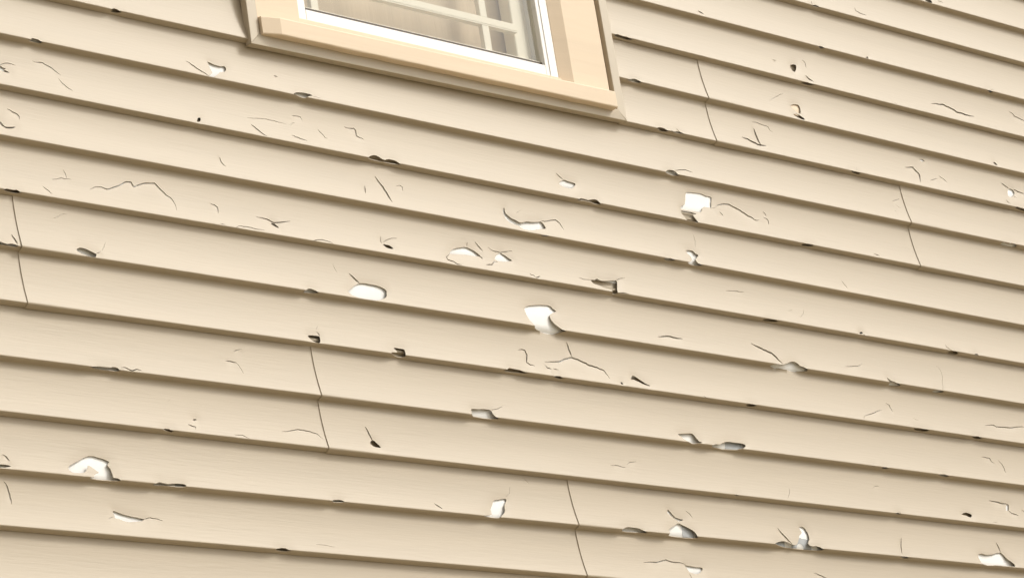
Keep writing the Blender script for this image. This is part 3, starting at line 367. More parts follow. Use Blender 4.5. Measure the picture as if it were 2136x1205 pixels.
('H',2,0,[(5225.7,215.1),(5227.6,212.2),(5235.4,209.9),(5248.2,209.9),(5259.8,210.2),(5270.8,211.1),(5276.4,213.8),(5270.4,217),(5260.5,219.5),(5249.3,219.7),(5240.3,219.5),(5231.9,218.2)]),
('C',4,2.2,[(2829.6,70.2),(2835.9,73.4),(2838.2,77.4),(2841.7,81.6)]),
('H',4,0,[(2805.7,91),(2812.7,90.2),(2820.1,89.5),(2825.7,89.2),(2830.8,89.2),(2837.7,89.8),(2842,91.4),(2838,92.8),(2830.5,94.8),(2824.9,95.6),(2818.4,96),(2810.6,96.8),(2804.3,96.5),(2803.7,93.3)]),
('H',4,0,[(2957.8,83.1),(2961.3,78.7),(2967.2,75.1),(2974.3,71.5),(2984,66.5),(2994.8,60.2),(3006.2,55.6),(3014.4,54.8),(3021,55.5),(3027.8,57),(3035.3,58.1),(3042.3,60.6),(3047.1,62.7),(3044.1,66.3),(3041.1,69.6),(3042.6,72.1),(3045.7,75.8),(3046.7,81.4),(3047.5,87.5),(3047.2,91.4),(3048,94.2),(3051.9,94.1),(3056.7,94.3),(3059.2,95.9),(3060.9,98.1),(3061.6,101.7),(3053.9,102.2),(3045.1,103.2),(3035.4,103.5),(3025.9,104.1),(3016.2,104.2),(3008,103.1),(3001.9,102.7),(2998.8,100.9),(3001.3,98.3),(3006.5,96.7),(3007.1,94.5),(3007.7,92.5),(3013.5,89.2),(3019.3,86.6),(3017.6,84.8),(3014.3,82.3),(3010,79.1),(3006.1,76),(3002.7,74.5),(3000.2,75),(2999.3,78.1),(2997.3,81.6),(2992.9,86.2),(2987.7,89.7),(2979.9,91.1),(2972.4,91.8),(2967.2,92.1),(2963,90.9),(2959.3,87.7)]),
('C',4,2,[(2831.4,125.4),(2835.2,129.4),(2837.2,133.6),(2838.2,138.3),(2838.5,142.5),(2839.8,146.7),(2840,150.9),(2839.5,154.6),(2840.7,158.5),(2840.1,162.5),(2839.9,167)]),
('H',4,0,[(3130.2,102.9),(3132.4,99.6),(3137.7,96.3),(3141,94.6),(3143.5,94.1),(3146.7,94),(3150.8,95.1),(3155,95.4),(3160.7,96.1),(3171.3,94),(3182.2,92.9),(3192.1,92.7),(3198.7,93.8),(3200.4,95.7),(3199.4,97.4),(3199.1,98.6),(3195.5,101.1),(3183,102.4),(3168,102.3),(3154.4,103),(3143.5,103.9),(3135,104.2)]),
('H',4,0,[(3045,161.4),(3049.5,161.9),(3056.1,163.9),(3063.5,166.1),(3072.7,167.6),(3082.5,169.3),(3092.1,170),(3100.9,171.3),(3106.5,172.5),(3105.3,174.6),(3100.5,176.5),(3091.8,178),(3082.2,179.7),(3074.6,180.9),(3067.1,180.3),(3060.7,178.7),(3055.6,176.6),(3051.1,175.9),(3047.2,175.6),(3045.8,173.6),(3046.1,169.9),(3044.7,165.2)]),
('C',4,1.4,[(3104,172.5),(3109.4,171.5),(3114.6,169.9),(3120.1,168.3),(3125.1,169.5),(3130.3,169.3),(3134.9,169.9),(3140.5,171.7),(3145.8,172)]),
('C',4,1.1,[(3031.6,178.6),(3037.9,174.9),(3044.2,172.4)]),
('C',4,0.8,[(3073.6,165.7),(3080.8,159.5)]),
('C',3,1.1,[(3320,204.2),(3326.1,204),(3332.7,203.2),(3339.1,202.9),(3343.9,205.1),(3348.4,207.6),(3353.2,209)]),
('H',3,0,[(3645.1,181.4),(3648.3,181.1),(3650.7,181.8),(3653.1,184.1),(3656.2,187.1),(3660.3,191),(3662.7,195.2),(3655.6,196),(3647.6,195.2),(3643.9,193.9),(3641.6,192),(3639.8,190.3),(3638.7,187.7),(3641.3,184.1)]),
('H',4,0,[(3527.9,102),(3524.9,98.5),(3528.2,95.6),(3534.2,94.5),(3541.5,93.7),(3547.9,93.9),(3552.1,95.3),(3553.9,97.3),(3554.6,98.7),(3551.6,100.4),(3545.2,101.6),(3536.7,102.6)]),
('C',4,1.8,[(3774.2,81.1),(3778.4,83.7),(3783.2,86.4),(3787.4,89.4),(3791.3,92.3)]),
('H',4,0,[(3932.7,60.1),(3940.1,58.1),(3947.6,56.9),(3956.3,54.7),(3964,53.9),(3965.6,56.3),(3963.5,60),(3959.4,64.6),(3955.4,69.9),(3954.4,76.5),(3951.9,83.5),(3947.1,88.3),(3940.6,92.6),(3935.5,97.8),(3933.3,101.3),(3924.8,102.5),(3914.3,102.5),(3903.6,101.9),(3894.9,101),(3894.5,98),(3901,96.1),(3908.5,95.1),(3914.5,92.7),(3915.3,87.6),(3915.9,81.3),(3919.9,75.9),(3924.7,70),(3927.8,64.4)]),
('C',4,0.6,[(3966.6,50.6),(3971,46.1),(3977.1,41.9),(3979.3,36.6),(3980.7,31.7),(3983.2,26.1)]),
('H',4,0,[(3380.3,212.7),(3381.4,210),(3385.8,208.3),(3391,207.3),(3396,206.2),(3402.4,206.4),(3407.6,207.8),(3411.3,209.4),(3414.1,211.7),(3412,214.1),(3406.2,215.2),(3400.3,216.1),(3393.3,216),(3385.8,214.8)]),
('C',4,0.9,[(3476.3,193.5),(3481.5,193),(3486.7,192.9),(3491.8,193),(3496.6,193.1),(3501.2,193.2),(3507.2,194.1),(3513.7,195.1),(3520,195)]),
('C',3,1.2,[(4260.9,174.2),(4267.3,174.5),(4274.1,173),(4281.2,173.1),(4287.5,174),(4293.8,175.5),(4301.9,175.6)]),
('C',3,1.1,[(4308.8,168.9),(4318.6,162.1),(4328,161.1),(4336.5,159.1)]),
('H',3,0,[(4468.2,80.8),(4478.4,79.4),(4492.2,77.4),(4501.7,76),(4510.5,75.5),(4515,78.7),(4517.6,83.2),(4520.8,88),(4523.7,92.4),(4529.3,93.7),(4533.1,93.4),(4529.9,95.1),(4521.5,98.2),(4513.1,101.3),(4504.6,103.2),(4495.6,99.9),(4490,97.4),(4486.2,94.6),(4481.8,92.5),(4478.3,89.8),(4474.3,86.3),(4468.9,83.6)]),
('H',3,0,[(4563.2,103.9),(4561,99.9),(4563.8,96.9),(4570.3,94.5),(4576.1,93.5),(4579.7,94),(4585.1,93.2),(4594,89.1),(4604.9,85.4),(4617.9,83.8),(4630.5,84.2),(4641.8,83.8),(4652.1,84),(4660.1,85),(4663.5,86.5),(4663.1,89.7),(4658.7,92.8),(4650.3,97.3),(4643.6,100.3),(4638.8,103.8),(4630.1,105.2),(4613.4,107.1),(4597.4,108.5),(4586.4,107),(4577.3,106),(4568.6,105.5)]),
('C',4,0.6,[(4020.2,3.9),(4023.9,6.3),(4027.9,9.3),(4031.6,13),(4034.6,16)]),
('H',4,0,[(4407.1,39.7),(4408.8,41.1),(4412.3,44.1),(4416,49.5),(4421.8,55.6),(4433.3,58.6),(4443.5,59.7),(4438,62.4),(4428.7,64.2),(4421.2,61.6),(4414.7,56.2),(4407.7,51.6),(4402.9,47.6),(4404,42.9)]),
('H',4,0,[(4391.5,87.6),(4397.5,83.3),(4405.3,79.4),(4415.3,74),(4424.9,69.3),(4430.4,69.6),(4435.5,72.6),(4444.6,75.9),(4453,79.7),(4460.2,82.9),(4465.1,87.2),(4467.8,93.4),(4468.2,98.4),(4472.5,102.5),(4468.9,104.2),(4455.3,106),(4439.3,107.7),(4424,107.1),(4411.2,106.8),(4399.5,106.5),(4391,105),(4388.5,100),(4390.9,96.3),(4391.3,91.8)]),
('C',4,1.1,[(4456.9,39),(4462.2,42.2),(4466.9,45),(4468.9,49),(4471.3,53.4)]),
('H',4,0,[(4260,104.2),(4257.2,98.3),(4264.9,94),(4269,92.5),(4276.1,91.1),(4287.3,90.8),(4299.3,91.1),(4306.5,92.4),(4312.9,94.2),(4320.8,98.2),(4329.5,102),(4325.5,104.5),(4315,104.5),(4302,104.4),(4288.6,104.8),(4272.4,105.5)]),
('C',4,0.6,[(4264.4,67.6),(4274.6,62.6)]),
('H',3,0,[(4600.4,210.8),(4601.9,209.5),(4605.9,208.1),(4609.9,209.9),(4614.2,211.2),(4613.6,213.8),(4608.5,214.1),(4603.4,212.4)]),
('C',4,2.2,[(4307.9,168.6),(4315,168.5),(4321,167.4),(4328.4,166.6),(4334.8,166.4),(4340.8,166.2),(4348,165.8),(4354.4,163.8),(4361.7,161.7),(4368,160.7),(4374.3,158.3),(4380.6,160.3),(4386.7,161.6),(4393.2,162.2),(4398.8,162.5),(4405.9,162.1),(4411.5,162),(4418,162.7),(4423.4,164),(4430,163.5)]),
('H',4,0,[(4425.5,166.4),(4428.5,166.2),(4435.5,167.1),(4446.4,167.6),(4458.8,168.6),(4469.2,168.1),(4475.2,169.1),(4474.9,171.5),(4471.9,174.6),(4465.4,179.2),(4458.2,182.7),(4448.8,183.9),(4439.4,182.6),(4433.4,180.9),(4431.1,177.9),(4429.8,174.6),(4428.6,171.5),(4426,168.5)]),
('C',4,1.7,[(4431.4,183.7),(4432.8,189.2),(4433.2,196.5)]),
('H',3,0,[(5055.5,98.1),(5061.5,98.4),(5061.9,101.5)]),
('H',3,0,[(5087.7,102.6),(5088.3,100.6),(5091.8,98.4),(5100,97.8),(5106,99.1),(5107.8,102),(5104.5,103.7),(5096.3,104.4)]),
('H',3,0,[(5279.1,101.9),(5277.3,98.8),(5281.9,97.2),(5291.2,95.6),(5298.8,96.2),(5304.5,97.9),(5310.1,100.2),(5309.9,103.4),(5305.1,105.4),(5297.6,105.6),(5290.2,104.8),(5283.8,103.5)]),
('H',2,0,[(5424.8,214.3),(5425.3,210.8),(5434.1,208.4),(5444.1,207.6),(5450.5,209.2),(5455.7,210.8),(5457.9,213.7),(5454.3,216.9),(5446.2,218.7),(5435.3,217.5)]),
('C',3,1.8,[(5454.2,37),(5462.7,37),(5472.7,37.9),(5481.6,37.3),(5484,45.9),(5493.2,48.9)]),
('C',3,1.5,[(5510.4,39.5),(5515.5,44.9),(5520.4,49.8),(5522.1,55),(5522.6,60.2),(5521.8,66.4),(5523.8,70.7)]),
('C',3,0.9,[(4778.1,178.2),(4776.7,184.4),(4773.1,191.3),(4767.3,197.4),(4762.1,203.7)]),
('C',3,1.1,[(5056.2,153.6),(5062.1,148.9),(5076.6,146.8)]),
('C',3,3,[(5447.9,149.3),(5455.1,150),(5464.5,150.3),(5471.8,150.7),(5480.2,150.9),(5487.4,152.9),(5496.1,153),(5504.7,152.3),(5513.1,153.1)]),
('H',3,0,[(5505,156.7),(5511.6,153),(5515.3,152.9),(5512.9,159.9),(5507.9,168.2),(5501.9,169.9),(5499,168.9),(5501.4,162.9)]),
('C',3,2,[(5505.6,168.4),(5511.6,171.5),(5515,175),(5522.1,175.8),(5528.8,177.2),(5536.5,178.6)]),
('H',3,0,[(5330.8,192.6),(5337.4,189.4),(5349.5,186.3),(5360.4,187.9),(5367.1,190.4),(5365.1,194.3),(5358.6,198.1),(5353,196.8),(5345,194.4),(5335.7,193.9)]),
('C',3,1.7,[(5555.5,162.8),(5561.6,165.9),(5567.8,168.3)]),
('H',3,0,[(5099.7,211.1),(5102.2,209.1),(5110.2,207.1),(5116.1,208.8),(5121.5,211.4),(5120,212.7),(5114.7,214.5),(5106.2,213.7)]),
('C',3,1.6,[(5116.7,205.9),(5121.5,211.4)]),
('H',4,0,[(4696,97.7),(4699.4,94.5),(4709.4,90.7),(4719.8,88.1),(4729.1,87.6),(4736.1,88.7),(4742.3,90.4),(4747,92.8),(4751,94.9),(4758.3,94.9),(4765.2,92.2),(4770.5,86.5),(4776.3,79.3),(4779.6,74.6),(4782,70),(4789.5,65.4),(4794.8,60.3),(4792.1,55.5),(4790.4,50.5),(4794.2,47.5),(4800.4,46.8),(4805.2,48),(4808.2,50.5),(4810.7,55.7),(4812.7,61.7),(4812.7,68.9),(4810.8,76.6),(4805.2,82.1),(4801,86.9),(4802.9,91),(4806.9,93.4),(4814.2,93.7),(4822.4,92.1),(4829.3,93.2),(4836.3,94.1),(4839.6,96.8),(4843.6,99.3),(4847.1,101.8),(4844.4,104.9),(4826.6,107.3),(4803.1,108.3),(4778.2,108.3),(4755.1,108.1),(4738.1,107.7),(4723.6,105.6),(4707.4,101.8)]),
('C',4,2.8,[(4721.5,56.1),(4723.9,61.7),(4727.7,67.2),(4731.4,71.5),(4735.6,76.2),(4739.6,80.8),(4742.6,85.7),(4746.9,89.6),(4749.6,95.6)]),
('C',4,2,[(5114.1,49.3),(5110.5,55.9),(5108.4,61.4),(5104.3,68.2),(5102,75.7),(5098.6,83.5),(5097.3,90.3)]),
('H',4,0,[(5094,102.2),(5093.2,98.8),(5098.2,97.2),(5104.5,96.7),(5110.1,98),(5114.2,99.2),(5118.8,102.6),(5114.7,104.4),(5109,105.4),(5101.5,104.3)]),
('H',4,0,[(5361.9,72.9),(5365.9,70.1),(5374,67.9),(5381.9,68.7),(5391.6,70),(5405,68.6),(5418.5,66.3),(5433.5,61.5),(5446.8,60.1),(5454.8,66.8),(5460.1,74.9),(5469,80.2),(5475.6,84.9),(5479.9,89.3),(5479.5,92.9),(5476.4,95.5),(5469.2,96),(5453.4,95.8),(5435.4,96.3),(5427.2,95.9),(5418.3,96.9),(5405.9,98.6),(5394.9,100.3),(5383.9,102),(5369.1,99.4),(5361.7,93.6),(5360.3,85.7),(5359.4,79.2)]),
('C',4,2.2,[(5441.9,34.1),(5442.8,41),(5445,46.2),(5445.5,53),(5446.8,60.1)]),
('C',4,2,[(4810.6,158.3),(4819.2,159.7),(4825.7,162.1),(4831.4,162.8),(4837.1,165.4),(4842.1,167),(4849.2,170.2),(4853.9,173.8)]),
('C',3,0.9,[(5431.1,203.8),(5440.1,203.5),(5448.5,202.6)])]   # hail damage: (kind, row, crack width mm, [(u mm, distance down the profile mm)...])

def seg_dist(p, a, b):
    dx, dy = b[0]-a[0], b[1]-a[1]; l2 = dx*dx+dy*dy or 1e-9
    t = max(0, min(1, ((p[0]-a[0])*dx+(p[1]-a[1])*dy)/l2))
    ex, ey = p[0]-a[0]-t*dx, p[1]-a[1]-t*dy
    return math.hypot(ex, ey), t, dx*ey-dy*ex
def inpoly(p, poly):
    x, y = p; c = False; j = len(poly)-1
    for i in range(len(poly)):
        xi, yi = poly[i]; xj, yj = poly[j]
        if (yi > y) != (yj > y) and x < (xj-xi)*(y-yi)/(yj-yi)+xi: c = not c
        j = i
    return c
def ribbon(pts, w):
    n = len(pts); tot = [0]
    for a, b in zip(pts, pts[1:]): tot.append(tot[-1]+math.hypot(b[0]-a[0], b[1]-a[1]))
    Lr = []
    for i, p in enumerate(pts):
        a = pts[max(0, i-1)]; b = pts[min(n-1, i+1)]
        dx, dy = b[0]-a[0], b[1]-a[1]; l = math.hypot(dx, dy) or 1
        t = tot[i]/tot[-1]
        ww = w*.43*max(.16, min(1, 1.25*math.sin(math.pi*min(max(t, .03), .97))**.6))
        Lr.append(((p[0]-dy/l*ww, p[1]+dx/l*ww), (p[0]+dy/l*ww, p[1]-dx/l*ww)))
    return Lr
THICK = .0011
# backing: (course 0/1, fraction down the course, distance outward)
def bd(t): return min(.0008+.0129*(.12*t+.88*t*t)-.0022-.0036*t, .0032)-max(0, t-.88)*.002
BACK = [(0, .08, bd(.08)-.0006)]+[(0, t/10, bd(t/10)) for t in range(2, 11)]+[(0, 1.03, -.0006), (0, 1.06, -.0012), (1, .12, bd(.12)-.0004)]+[(1, t/10, bd(t/10)) for t in (2, 3, 4, 5, 6, 7)]+[(1, .745, .0012)]
def back_pt(r, u, q):
    k = 2*r+2+q[0]; a, b = lip(k-1, u), lip(k, u)
    return a+(b-a)*q[1], q[2]
def back_at(r, u, z):
    """outward distance of the backing at height z"""
    pts = [back_pt(r, u, q) for q in BACK]
    for p, q in zip(pts, pts[1:]):
        if q[0] <= z <= p[0]: return q[1]+(p[1]-q[1])*(z-q[0])/(p[0]-q[0])
    return -.0035
def make_panel(r, u0, u1, label, over=False, under=False, group='beige vinyl siding panels on the wall'):
    """one double-course panel; over: its left end laps over a neighbour, under: its right end slips below one"""
    ends = [(u0, u1+(.025 if under else 0))]
    ua, ub = u0*1000, (u1+(.025 if under else 0))*1000
    rows = [-HEM*1000] + [x*1000 for x in SL] + [(x+SLEN)*1000 for x in SL[:-1]] + [(SLEN+SL[-1])*1000-.2]
    dm = []
    for kind, rr, wd, pts in DMG:
        if rr != r: continue
        cu = sum(p[0] for p in pts)/len(pts)
        if not (u0*1000-5 < cu < u1*1000+5): continue
        pts = [(min(max(p[0], ua+.6), ub-.6), p[1]) for p in pts]
        xs = [p[0] for p in pts]; ys = [p[1] for p in pts]
        dm.append((kind, wd, pts, (min(xs), max(xs), min(ys), max(ys))))
    verts, edges = [], []
    nb = max(2, int((ub-ua)/60))
    for s in rows:
        us = {round(ua+(ub-ua)*i/nb, 2) for i in range(nb+1)}
        for kind, wd, pts, (x0, x1, y0, y1) in dm:
            if y0-22 < s < y1+22:
                x = x0-26
                while x < x1+26:
                    if ua+1 < x < ub-1: us.add(round(x, 2))
                    x += 9
        us = sorted(us); q = []
        for x in us:
            if not q or x-q[-1] > .5: q.append(x)
        q[-1] = round(ub, 2)
        i0 = len(verts)
        verts += [Vector((x, s)) for x in q]; edges += [(i, i+1) for i in range(i0, len(verts)-1)]
    cuts = []
    for kind, wd, pts, bb in dm:
        if kind == 'H':
            i0 = len(verts); verts += [Vector(p) for p in pts]
            edges += [(i0+i, i0+(i+1)%len(pts)) for i in range(len(pts))]
            cuts.append((bb, [pts]))
        else:
            lr = ribbon(pts, wd); loop = [a for a, b in lr]+[b for a, b in lr][::-1]
            i0 = len(verts); verts += [Vector(p) for p in loop]
            edges += [(i0+i, i0+(i+1)%len(loop)) for i in range(len(loop))]
            cuts.append(((bb[0]-wd, bb[1]+wd, bb[2]-wd, bb[3]+wd), [[lr[i][0], lr[i+1][0], lr[i+1][1], lr[i][1]] for i in range(len(lr)-1)]))
    vs, es, fs, *_ = delaunay_2d_cdt(verts, edges, [], 0, 1e-4)
    vs = [(v.x, v.y) for v in vs]
    tris = []
    for f in fs:
        if len(f) != 3: continue
        a, b, c = (vs[i] for i in f)
        if abs((b[0]-a[0])*(c[1]-a[1])-(b[1]-a[1])*(c[0]-a[0])) < 1e-5: continue
        g_ = ((a[0]+b[0]+c[0])/3, (a[1]+b[1]+c[1])/3)
        if any(bb[0] <= g_[0] <= bb[1] and bb[2] <= g_[1] <= bb[3] and any(inpoly(g_, q) for q in ps) for bb, ps in cuts): continue
        tris.append(tuple(f))
    # displacement: one side of each crack sprung inwards, hole rims bruised inwards
    def disp(p):
        t_ = 0
        for kind, wd, pts, bb in dm:
            if not (bb[0]-24 < p[0] < bb[1]+24 and bb[2]-24 < p[1] < bb[3]+24): continue
            best = None; n = len(pts)
            for i in range(n if kind == 'H' else n-1):
                q = seg_dist(p, pts[i], pts[(i+1)%n])
                if best is None or q[0] < best[0]: best = (*q, i)
            d, t, side, i = best
            if kind == 'H':
                t_ += .9*math.exp(-(d/8)**2)
            elif d < 22 and wd > .95:
                tt = (i+t)/(n-1); env = math.sin(math.pi*min(max(tt, 0), 1))**.7
                if side > 0: t_ += min(1.3, .45*wd)*env*math.exp(-(d/9)**2)*(1 if p[1] > min(pts[i][1], pts[min(i+1, n-1)][1])-2 else .3)
        return min(t_, 2.2)*.001
    front, back = [], []
    used = sorted({i for f in tris for i in f}); idx = {v: i for i, v in enumerate(used)}
    for i in used:
        x, s = vs[i]; u, S = x/1000, s/1000
        z, d, nz, nd = surf(r, u, S)
        off = 0
        if over:
            q = (u-u0); off = .0016*(1 if q < .03 else max(0, 1-(q-.03)/.16))
        off -= disp((x, s))
        fz, fd = z+nz*off, d+nd*off
        front.append((u, fz, fd)); back.append((u, fz-nz*THICK, fd-nd*THICK))
    mb = MB(); mb.keep = True
    for p in front: mb.vert(*p)
    nf = len(front)
    for p in back: mb.vert(*p)
    cnt = {}
    for f in tris:
        a, b, c = (idx[i] for i in f)
        # orient so the front normal points outwards (towards -y)
        pa, pb, pc = vs[f[0]], vs[f[1]], vs[f[2]]
        if (pb[0]-pa[0])*(pc[1]-pa[1])-(pb[1]-pa[1])*(pc[0]-pa[0]) > 0: b, c = c, b
        mb.face((a, b, c), 0, True); mb.face((a+nf, c+nf, b+nf), 0, True)
        for e in ((a, b), (b, c), (c, a)): cnt[e] = cnt.get(e, 0)+1
    for (a, b) in cnt:
        if (b, a) not in cnt:
            q = [mb.vert(*front[a]), mb.vert(*back[a]), mb.vert(*back[b]), mb.vert(*front[b])]
            mb.face(q, 0)
    o = mb.build('vinyl_siding_panel', M_vinyl, None, (u0, 0, lip(2*r+3, u0)))
    tag(o, label, 'siding panel', group)
    # the nailing hem and lock that sit hidden below the lip of the panel above
    hm = MB()
    e1 = u1+(.02 if under else 0); n = max(2, int((e1-u0)/.1))
    prof = [(-.0045, -.0004), (.006, -.0004), (.008, .0052), (.0125, .0056), (.0135, .0002), (.0215, -.0002), (.022, .0006), (.0262, .0006)]
    for side in (0,):
        g0 = [[hm.vert(u0+(e1-u0)*i/n, lip(2*r+1, u0+(e1-u0)*i/n)-.0006+z, d-.0002) for z, d in prof] for i in range(n+1)]
        for i in range(n):
            for j in range(len(prof)-1): hm.face((g0[i][j], g0[i+1][j], g0[i+1][j+1], g0[i][j+1]), 0, False)
    hm.build('nailing_hem', M_hem, o, (u0, 0, lip(2*r+3, u0)))
    # the white contoured backing added close behind the panel to brighten its holes
    bk = MB(); n = max(2, int((u1-u0)/.04)); rr = BACK
    g0 = [[bk.vert(u0+(u1-u0)*i/n, *back_pt(r, u0+(u1-u0)*i/n, q)) for q in rr] for i in range(n+1)]
    for i in range(n):
        um = u0+(u1-u0)*(i+.5)/n
        for j in range(len(rr)-1):
            if any(r == a and rr[j][0] == b and abs(um-c) < .032 for a, b, c in NOBACK): continue
            bk.face((g0[i][j], g0[i+1][j], g0[i+1][j+1], g0[i][j+1]), 0, True)
    bk.build('white_backing', M_wrap, o, (u0, 0, lip(2*r+3, u0)))
    return o

SEAM = {-1: 4.7472, 0: 5.3625, 3: 3.5336, 2: 2.9072, 4: 4.1391}
PRINTS = [([(4.6157, 1.8208), (4.6641, 1.8255), (4.6506, 1.7719), (4.6024, 1.7675)], None), ([(4.4396, 1.631), (4.4747, 1.6286), (4.464, 1.5725), (4.4333, 1.5703)], None), ([(4.4804, 1.6291), (4.4968, 1.6283), (4.4836, 1.5738), (4.4696, 1.5728)], None), ([(4.7628, 1.6113), (4.8206, 1.6072), (4.8133, 1.5692), (4.7511, 1.567)], (4.7827, 1.5868, 0.0105)), ([(4.7116, 1.6158), (4.7377, 1.6157), (4.7346, 1.5762), (4.7007, 1.5738)], None), ([(4.8375, 1.6094), (4.8655, 1.6083), (4.8562, 1.5742), (4.8335, 1.5726)], None), ([(3.185, 1.5989), (3.2077, 1.5991), (3.2052, 1.5813), (3.1826, 1.5812)], None)]    # grey-blue printing on the wrap
FLAKES = [([(5.0229, 2.6449), (5.0528, 2.6502), (5.0729, 2.6419), (5.0633, 2.6178), (5.0145, 2.6128)], None)]
NOBACK = [(-2, 1, 5.062), (3, 1, 3.651), (1, 1, 3.484), (1, 1, 3.752), (3, 1, 5.349), (0, 1, 3.331), (-1, 0, 5.036)]   # backing left out here to deepen the shade in the holes (row, course, u)

# ---------------------------------------------------------------- setting
gm = MB(); s_ = 600
gm.face([gm.vert(-s_, 0, s_), gm.vert(s_, 0, s_), gm.vert(s_, 0, -s_), gm.vert(-s_, 0, -s_)])
ground = gm.build('ground', M_ground); tag(ground, 'dry lawn below the house wall', kind='structure')

WU0, WU1, WZ0, WZ1 = .6, 9.0, 0.0, 5.6
OU0, OU1, OZ0, OZ1 = 3.555, 4.375, CAM_Z+2.555, CAM_Z+3.75       # window opening
house = empty('house_wall', (WU0, 0, 0))
tag(house, 'house wall of pale wrapped sheathing showing only through holes in the beige siding', 'house wall')
mb = MB()
for a in ((WU0, OU0, WZ0, WZ1), (OU1, WU1, WZ0, WZ1), (OU0, OU1, WZ0, OZ0), (OU0, OU1, OZ1, WZ1)): mb.box(*a, -.014, -.0035)
mb.build('house_wrap', M_wrap_deep, house, (WU0, 0, 0))
mb = MB()
for a in ((WU0, OU0, WZ0, WZ1), (OU1, WU1, WZ0, WZ1), (OU0, OU1, WZ0, OZ0), (OU0, OU1, OZ1, WZ1)): mb.box(*a, -.16, -.0145)
mb.build('sheathing', M_room, house, (WU0, 0, 0))
mb = MB()      # the room behind the window
for a in ((2.6, 5.2, 3.0, 3.05, -2.6, -.17), (2.6, 5.2, 5.5, 5.55, -2.6, -.17), (2.55, 2.6, 3.0, 5.55, -2.6, -.17), (5.2, 5.25, 3.0, 5.55, -2.6, -.17), (2.55, 5.25, 3.0, 5.55, -2.65, -2.6)): mb.box(*a)
mb.build('room_shell', M_room, house, (WU0, 0, 0))
for poly, hole in PRINTS+FLAKES:
    mb = MB(); st = .0011
    x0, x1 = min(p[0] for p in poly), max(p[0] for p in poly); y0, y1 = min(p[1] for p in poly), max(p[1] for p in poly)
    rr = next(r for r in range(-4, 7) if lip(2*r+3, x0)-.004 < CAM_Z+(y0+y1)/2 <= lip(2*r+1, x0)-.004)
    vid = {}
    def gv(i, j):
        if (i, j) not in vid:
            x, z = x0+i*st, CAM_Z+y0+j*st; vid[(i, j)] = mb.vert(x, z, back_at(rr, x, z)+.0005)
        return vid[(i, j)]
    for i in range(int((x1-x0)/st)+1):
        for j in range(int((y1-y0)/st)+1):
            c_ = (x0+(i+.5)*st, y0+(j+.5)*st)
            if inpoly(c_, poly) and not (hole and math.hypot(c_[0]-hole[0], c_[1]-hole[1]) < hole[2]):
                mb.face((gv(i, j), gv(i+1, j), gv(i+1, j+1), gv(i, j+1)), 0, True)
    fl = (poly, hole) in FLAKES
    mb.build('bare_wood_flake' if fl else 'printed_mark', M_wood if fl else M_print, house, (WU0, 0, 0))

# ---------------------------------------------------------------- siding panels
G = 'beige vinyl siding panels on the wall'
JL, JR = 3.482, 4.460
LEFT, RIGHT = 1.6, 7.6
P = make_panel
P(-5, LEFT, RIGHT, 'beige siding panel two rows above the top edge of the photo, higher than all others')
P(-4, LEFT, JL, 'beige siding panel left of the window, highest of the three on that side')
P(-4, JR, RIGHT, 'beige siding panel just cropped above the top right corner of the photo')
P(-3, LEFT, JL, 'beige siding panel left of the window and out of frame above the visible one')
P(-3, JR, RIGHT, 'beige siding panel crossing only the top right corner, highest one in view, one small chip')
P(-2, LEFT, JL, 'beige siding panel left of the window, one panel higher than the visible corner strip')
P(-2, JR, RIGHT, 'beige siding panel meeting the top right of the window trim, chipped lips and no seam')
P(-1, LEFT, JL, 'beige siding panel in the top left corner beside the left window trim')
P(-1, JR, SEAM[-1], 'short beige siding piece between the lower right window trim and a vertical seam', under=True)
P(-1, SEAM[-1], RIGHT, 'beige siding panel right of the seam beside the window, with a jagged long crack', over=True)
P(0, LEFT, SEAM[0], 'long beige siding panel directly under the window sill, torn triangular hole near its left end', under=True)
P(0, SEAM[0], RIGHT, 'beige siding panel right of the far right vertical seam, reaching the right edge', over=True)
P(1, LEFT, RIGHT, 'unbroken-length beige siding panel with large white square hole and crescent hole, no seam')
P(2, LEFT, SEAM[2], 'beige siding piece left of the vertical seam at the left edge of the photo', under=True)
P(2, SEAM[2], RIGHT, 'beige siding panel with oval and boot shaped white holes, starting near left edge', over=True)
P(3, LEFT, SEAM[3], 'beige siding panel lower left of centre, ending at a vertical seam, long lip gash', under=True)
P(3, SEAM[3], RIGHT, 'beige siding panel right of the lower left seam with a three-armed star crack', over=True)
P(4, LEFT, SEAM[4], 'beige siding panel at lower left with a hooked white hole, ending at the bottom seam', under=True)
P(4, SEAM[4], RIGHT, 'beige siding panel at lower right with three ragged white holes along its middle lip', over=True)
P(5, LEFT, RIGHT, 'lowest beige siding panel in view, filling the bottom left corner, undamaged')
P(6, LEFT, RIGHT, 'beige siding panel just below the bottom edge of the photo')
P(7, LEFT, RIGHT, 'beige siding panel two below the bottom edge, lowest of all')

# ---------------------------------------------------------------- window
Z = lambda z: CAM_Z+z
TOPZ = Z(3.80)
WO = (3.47, 0, Z(2.49))
win = empty('window', WO)
tag(win, 'white framed window with peach wooden casing, sill and cream grid bars, cropped at the top', 'window')
def wbuild(mb, name, m_, bevel=0): return mb.build(name, m_, win, WO, bevel)
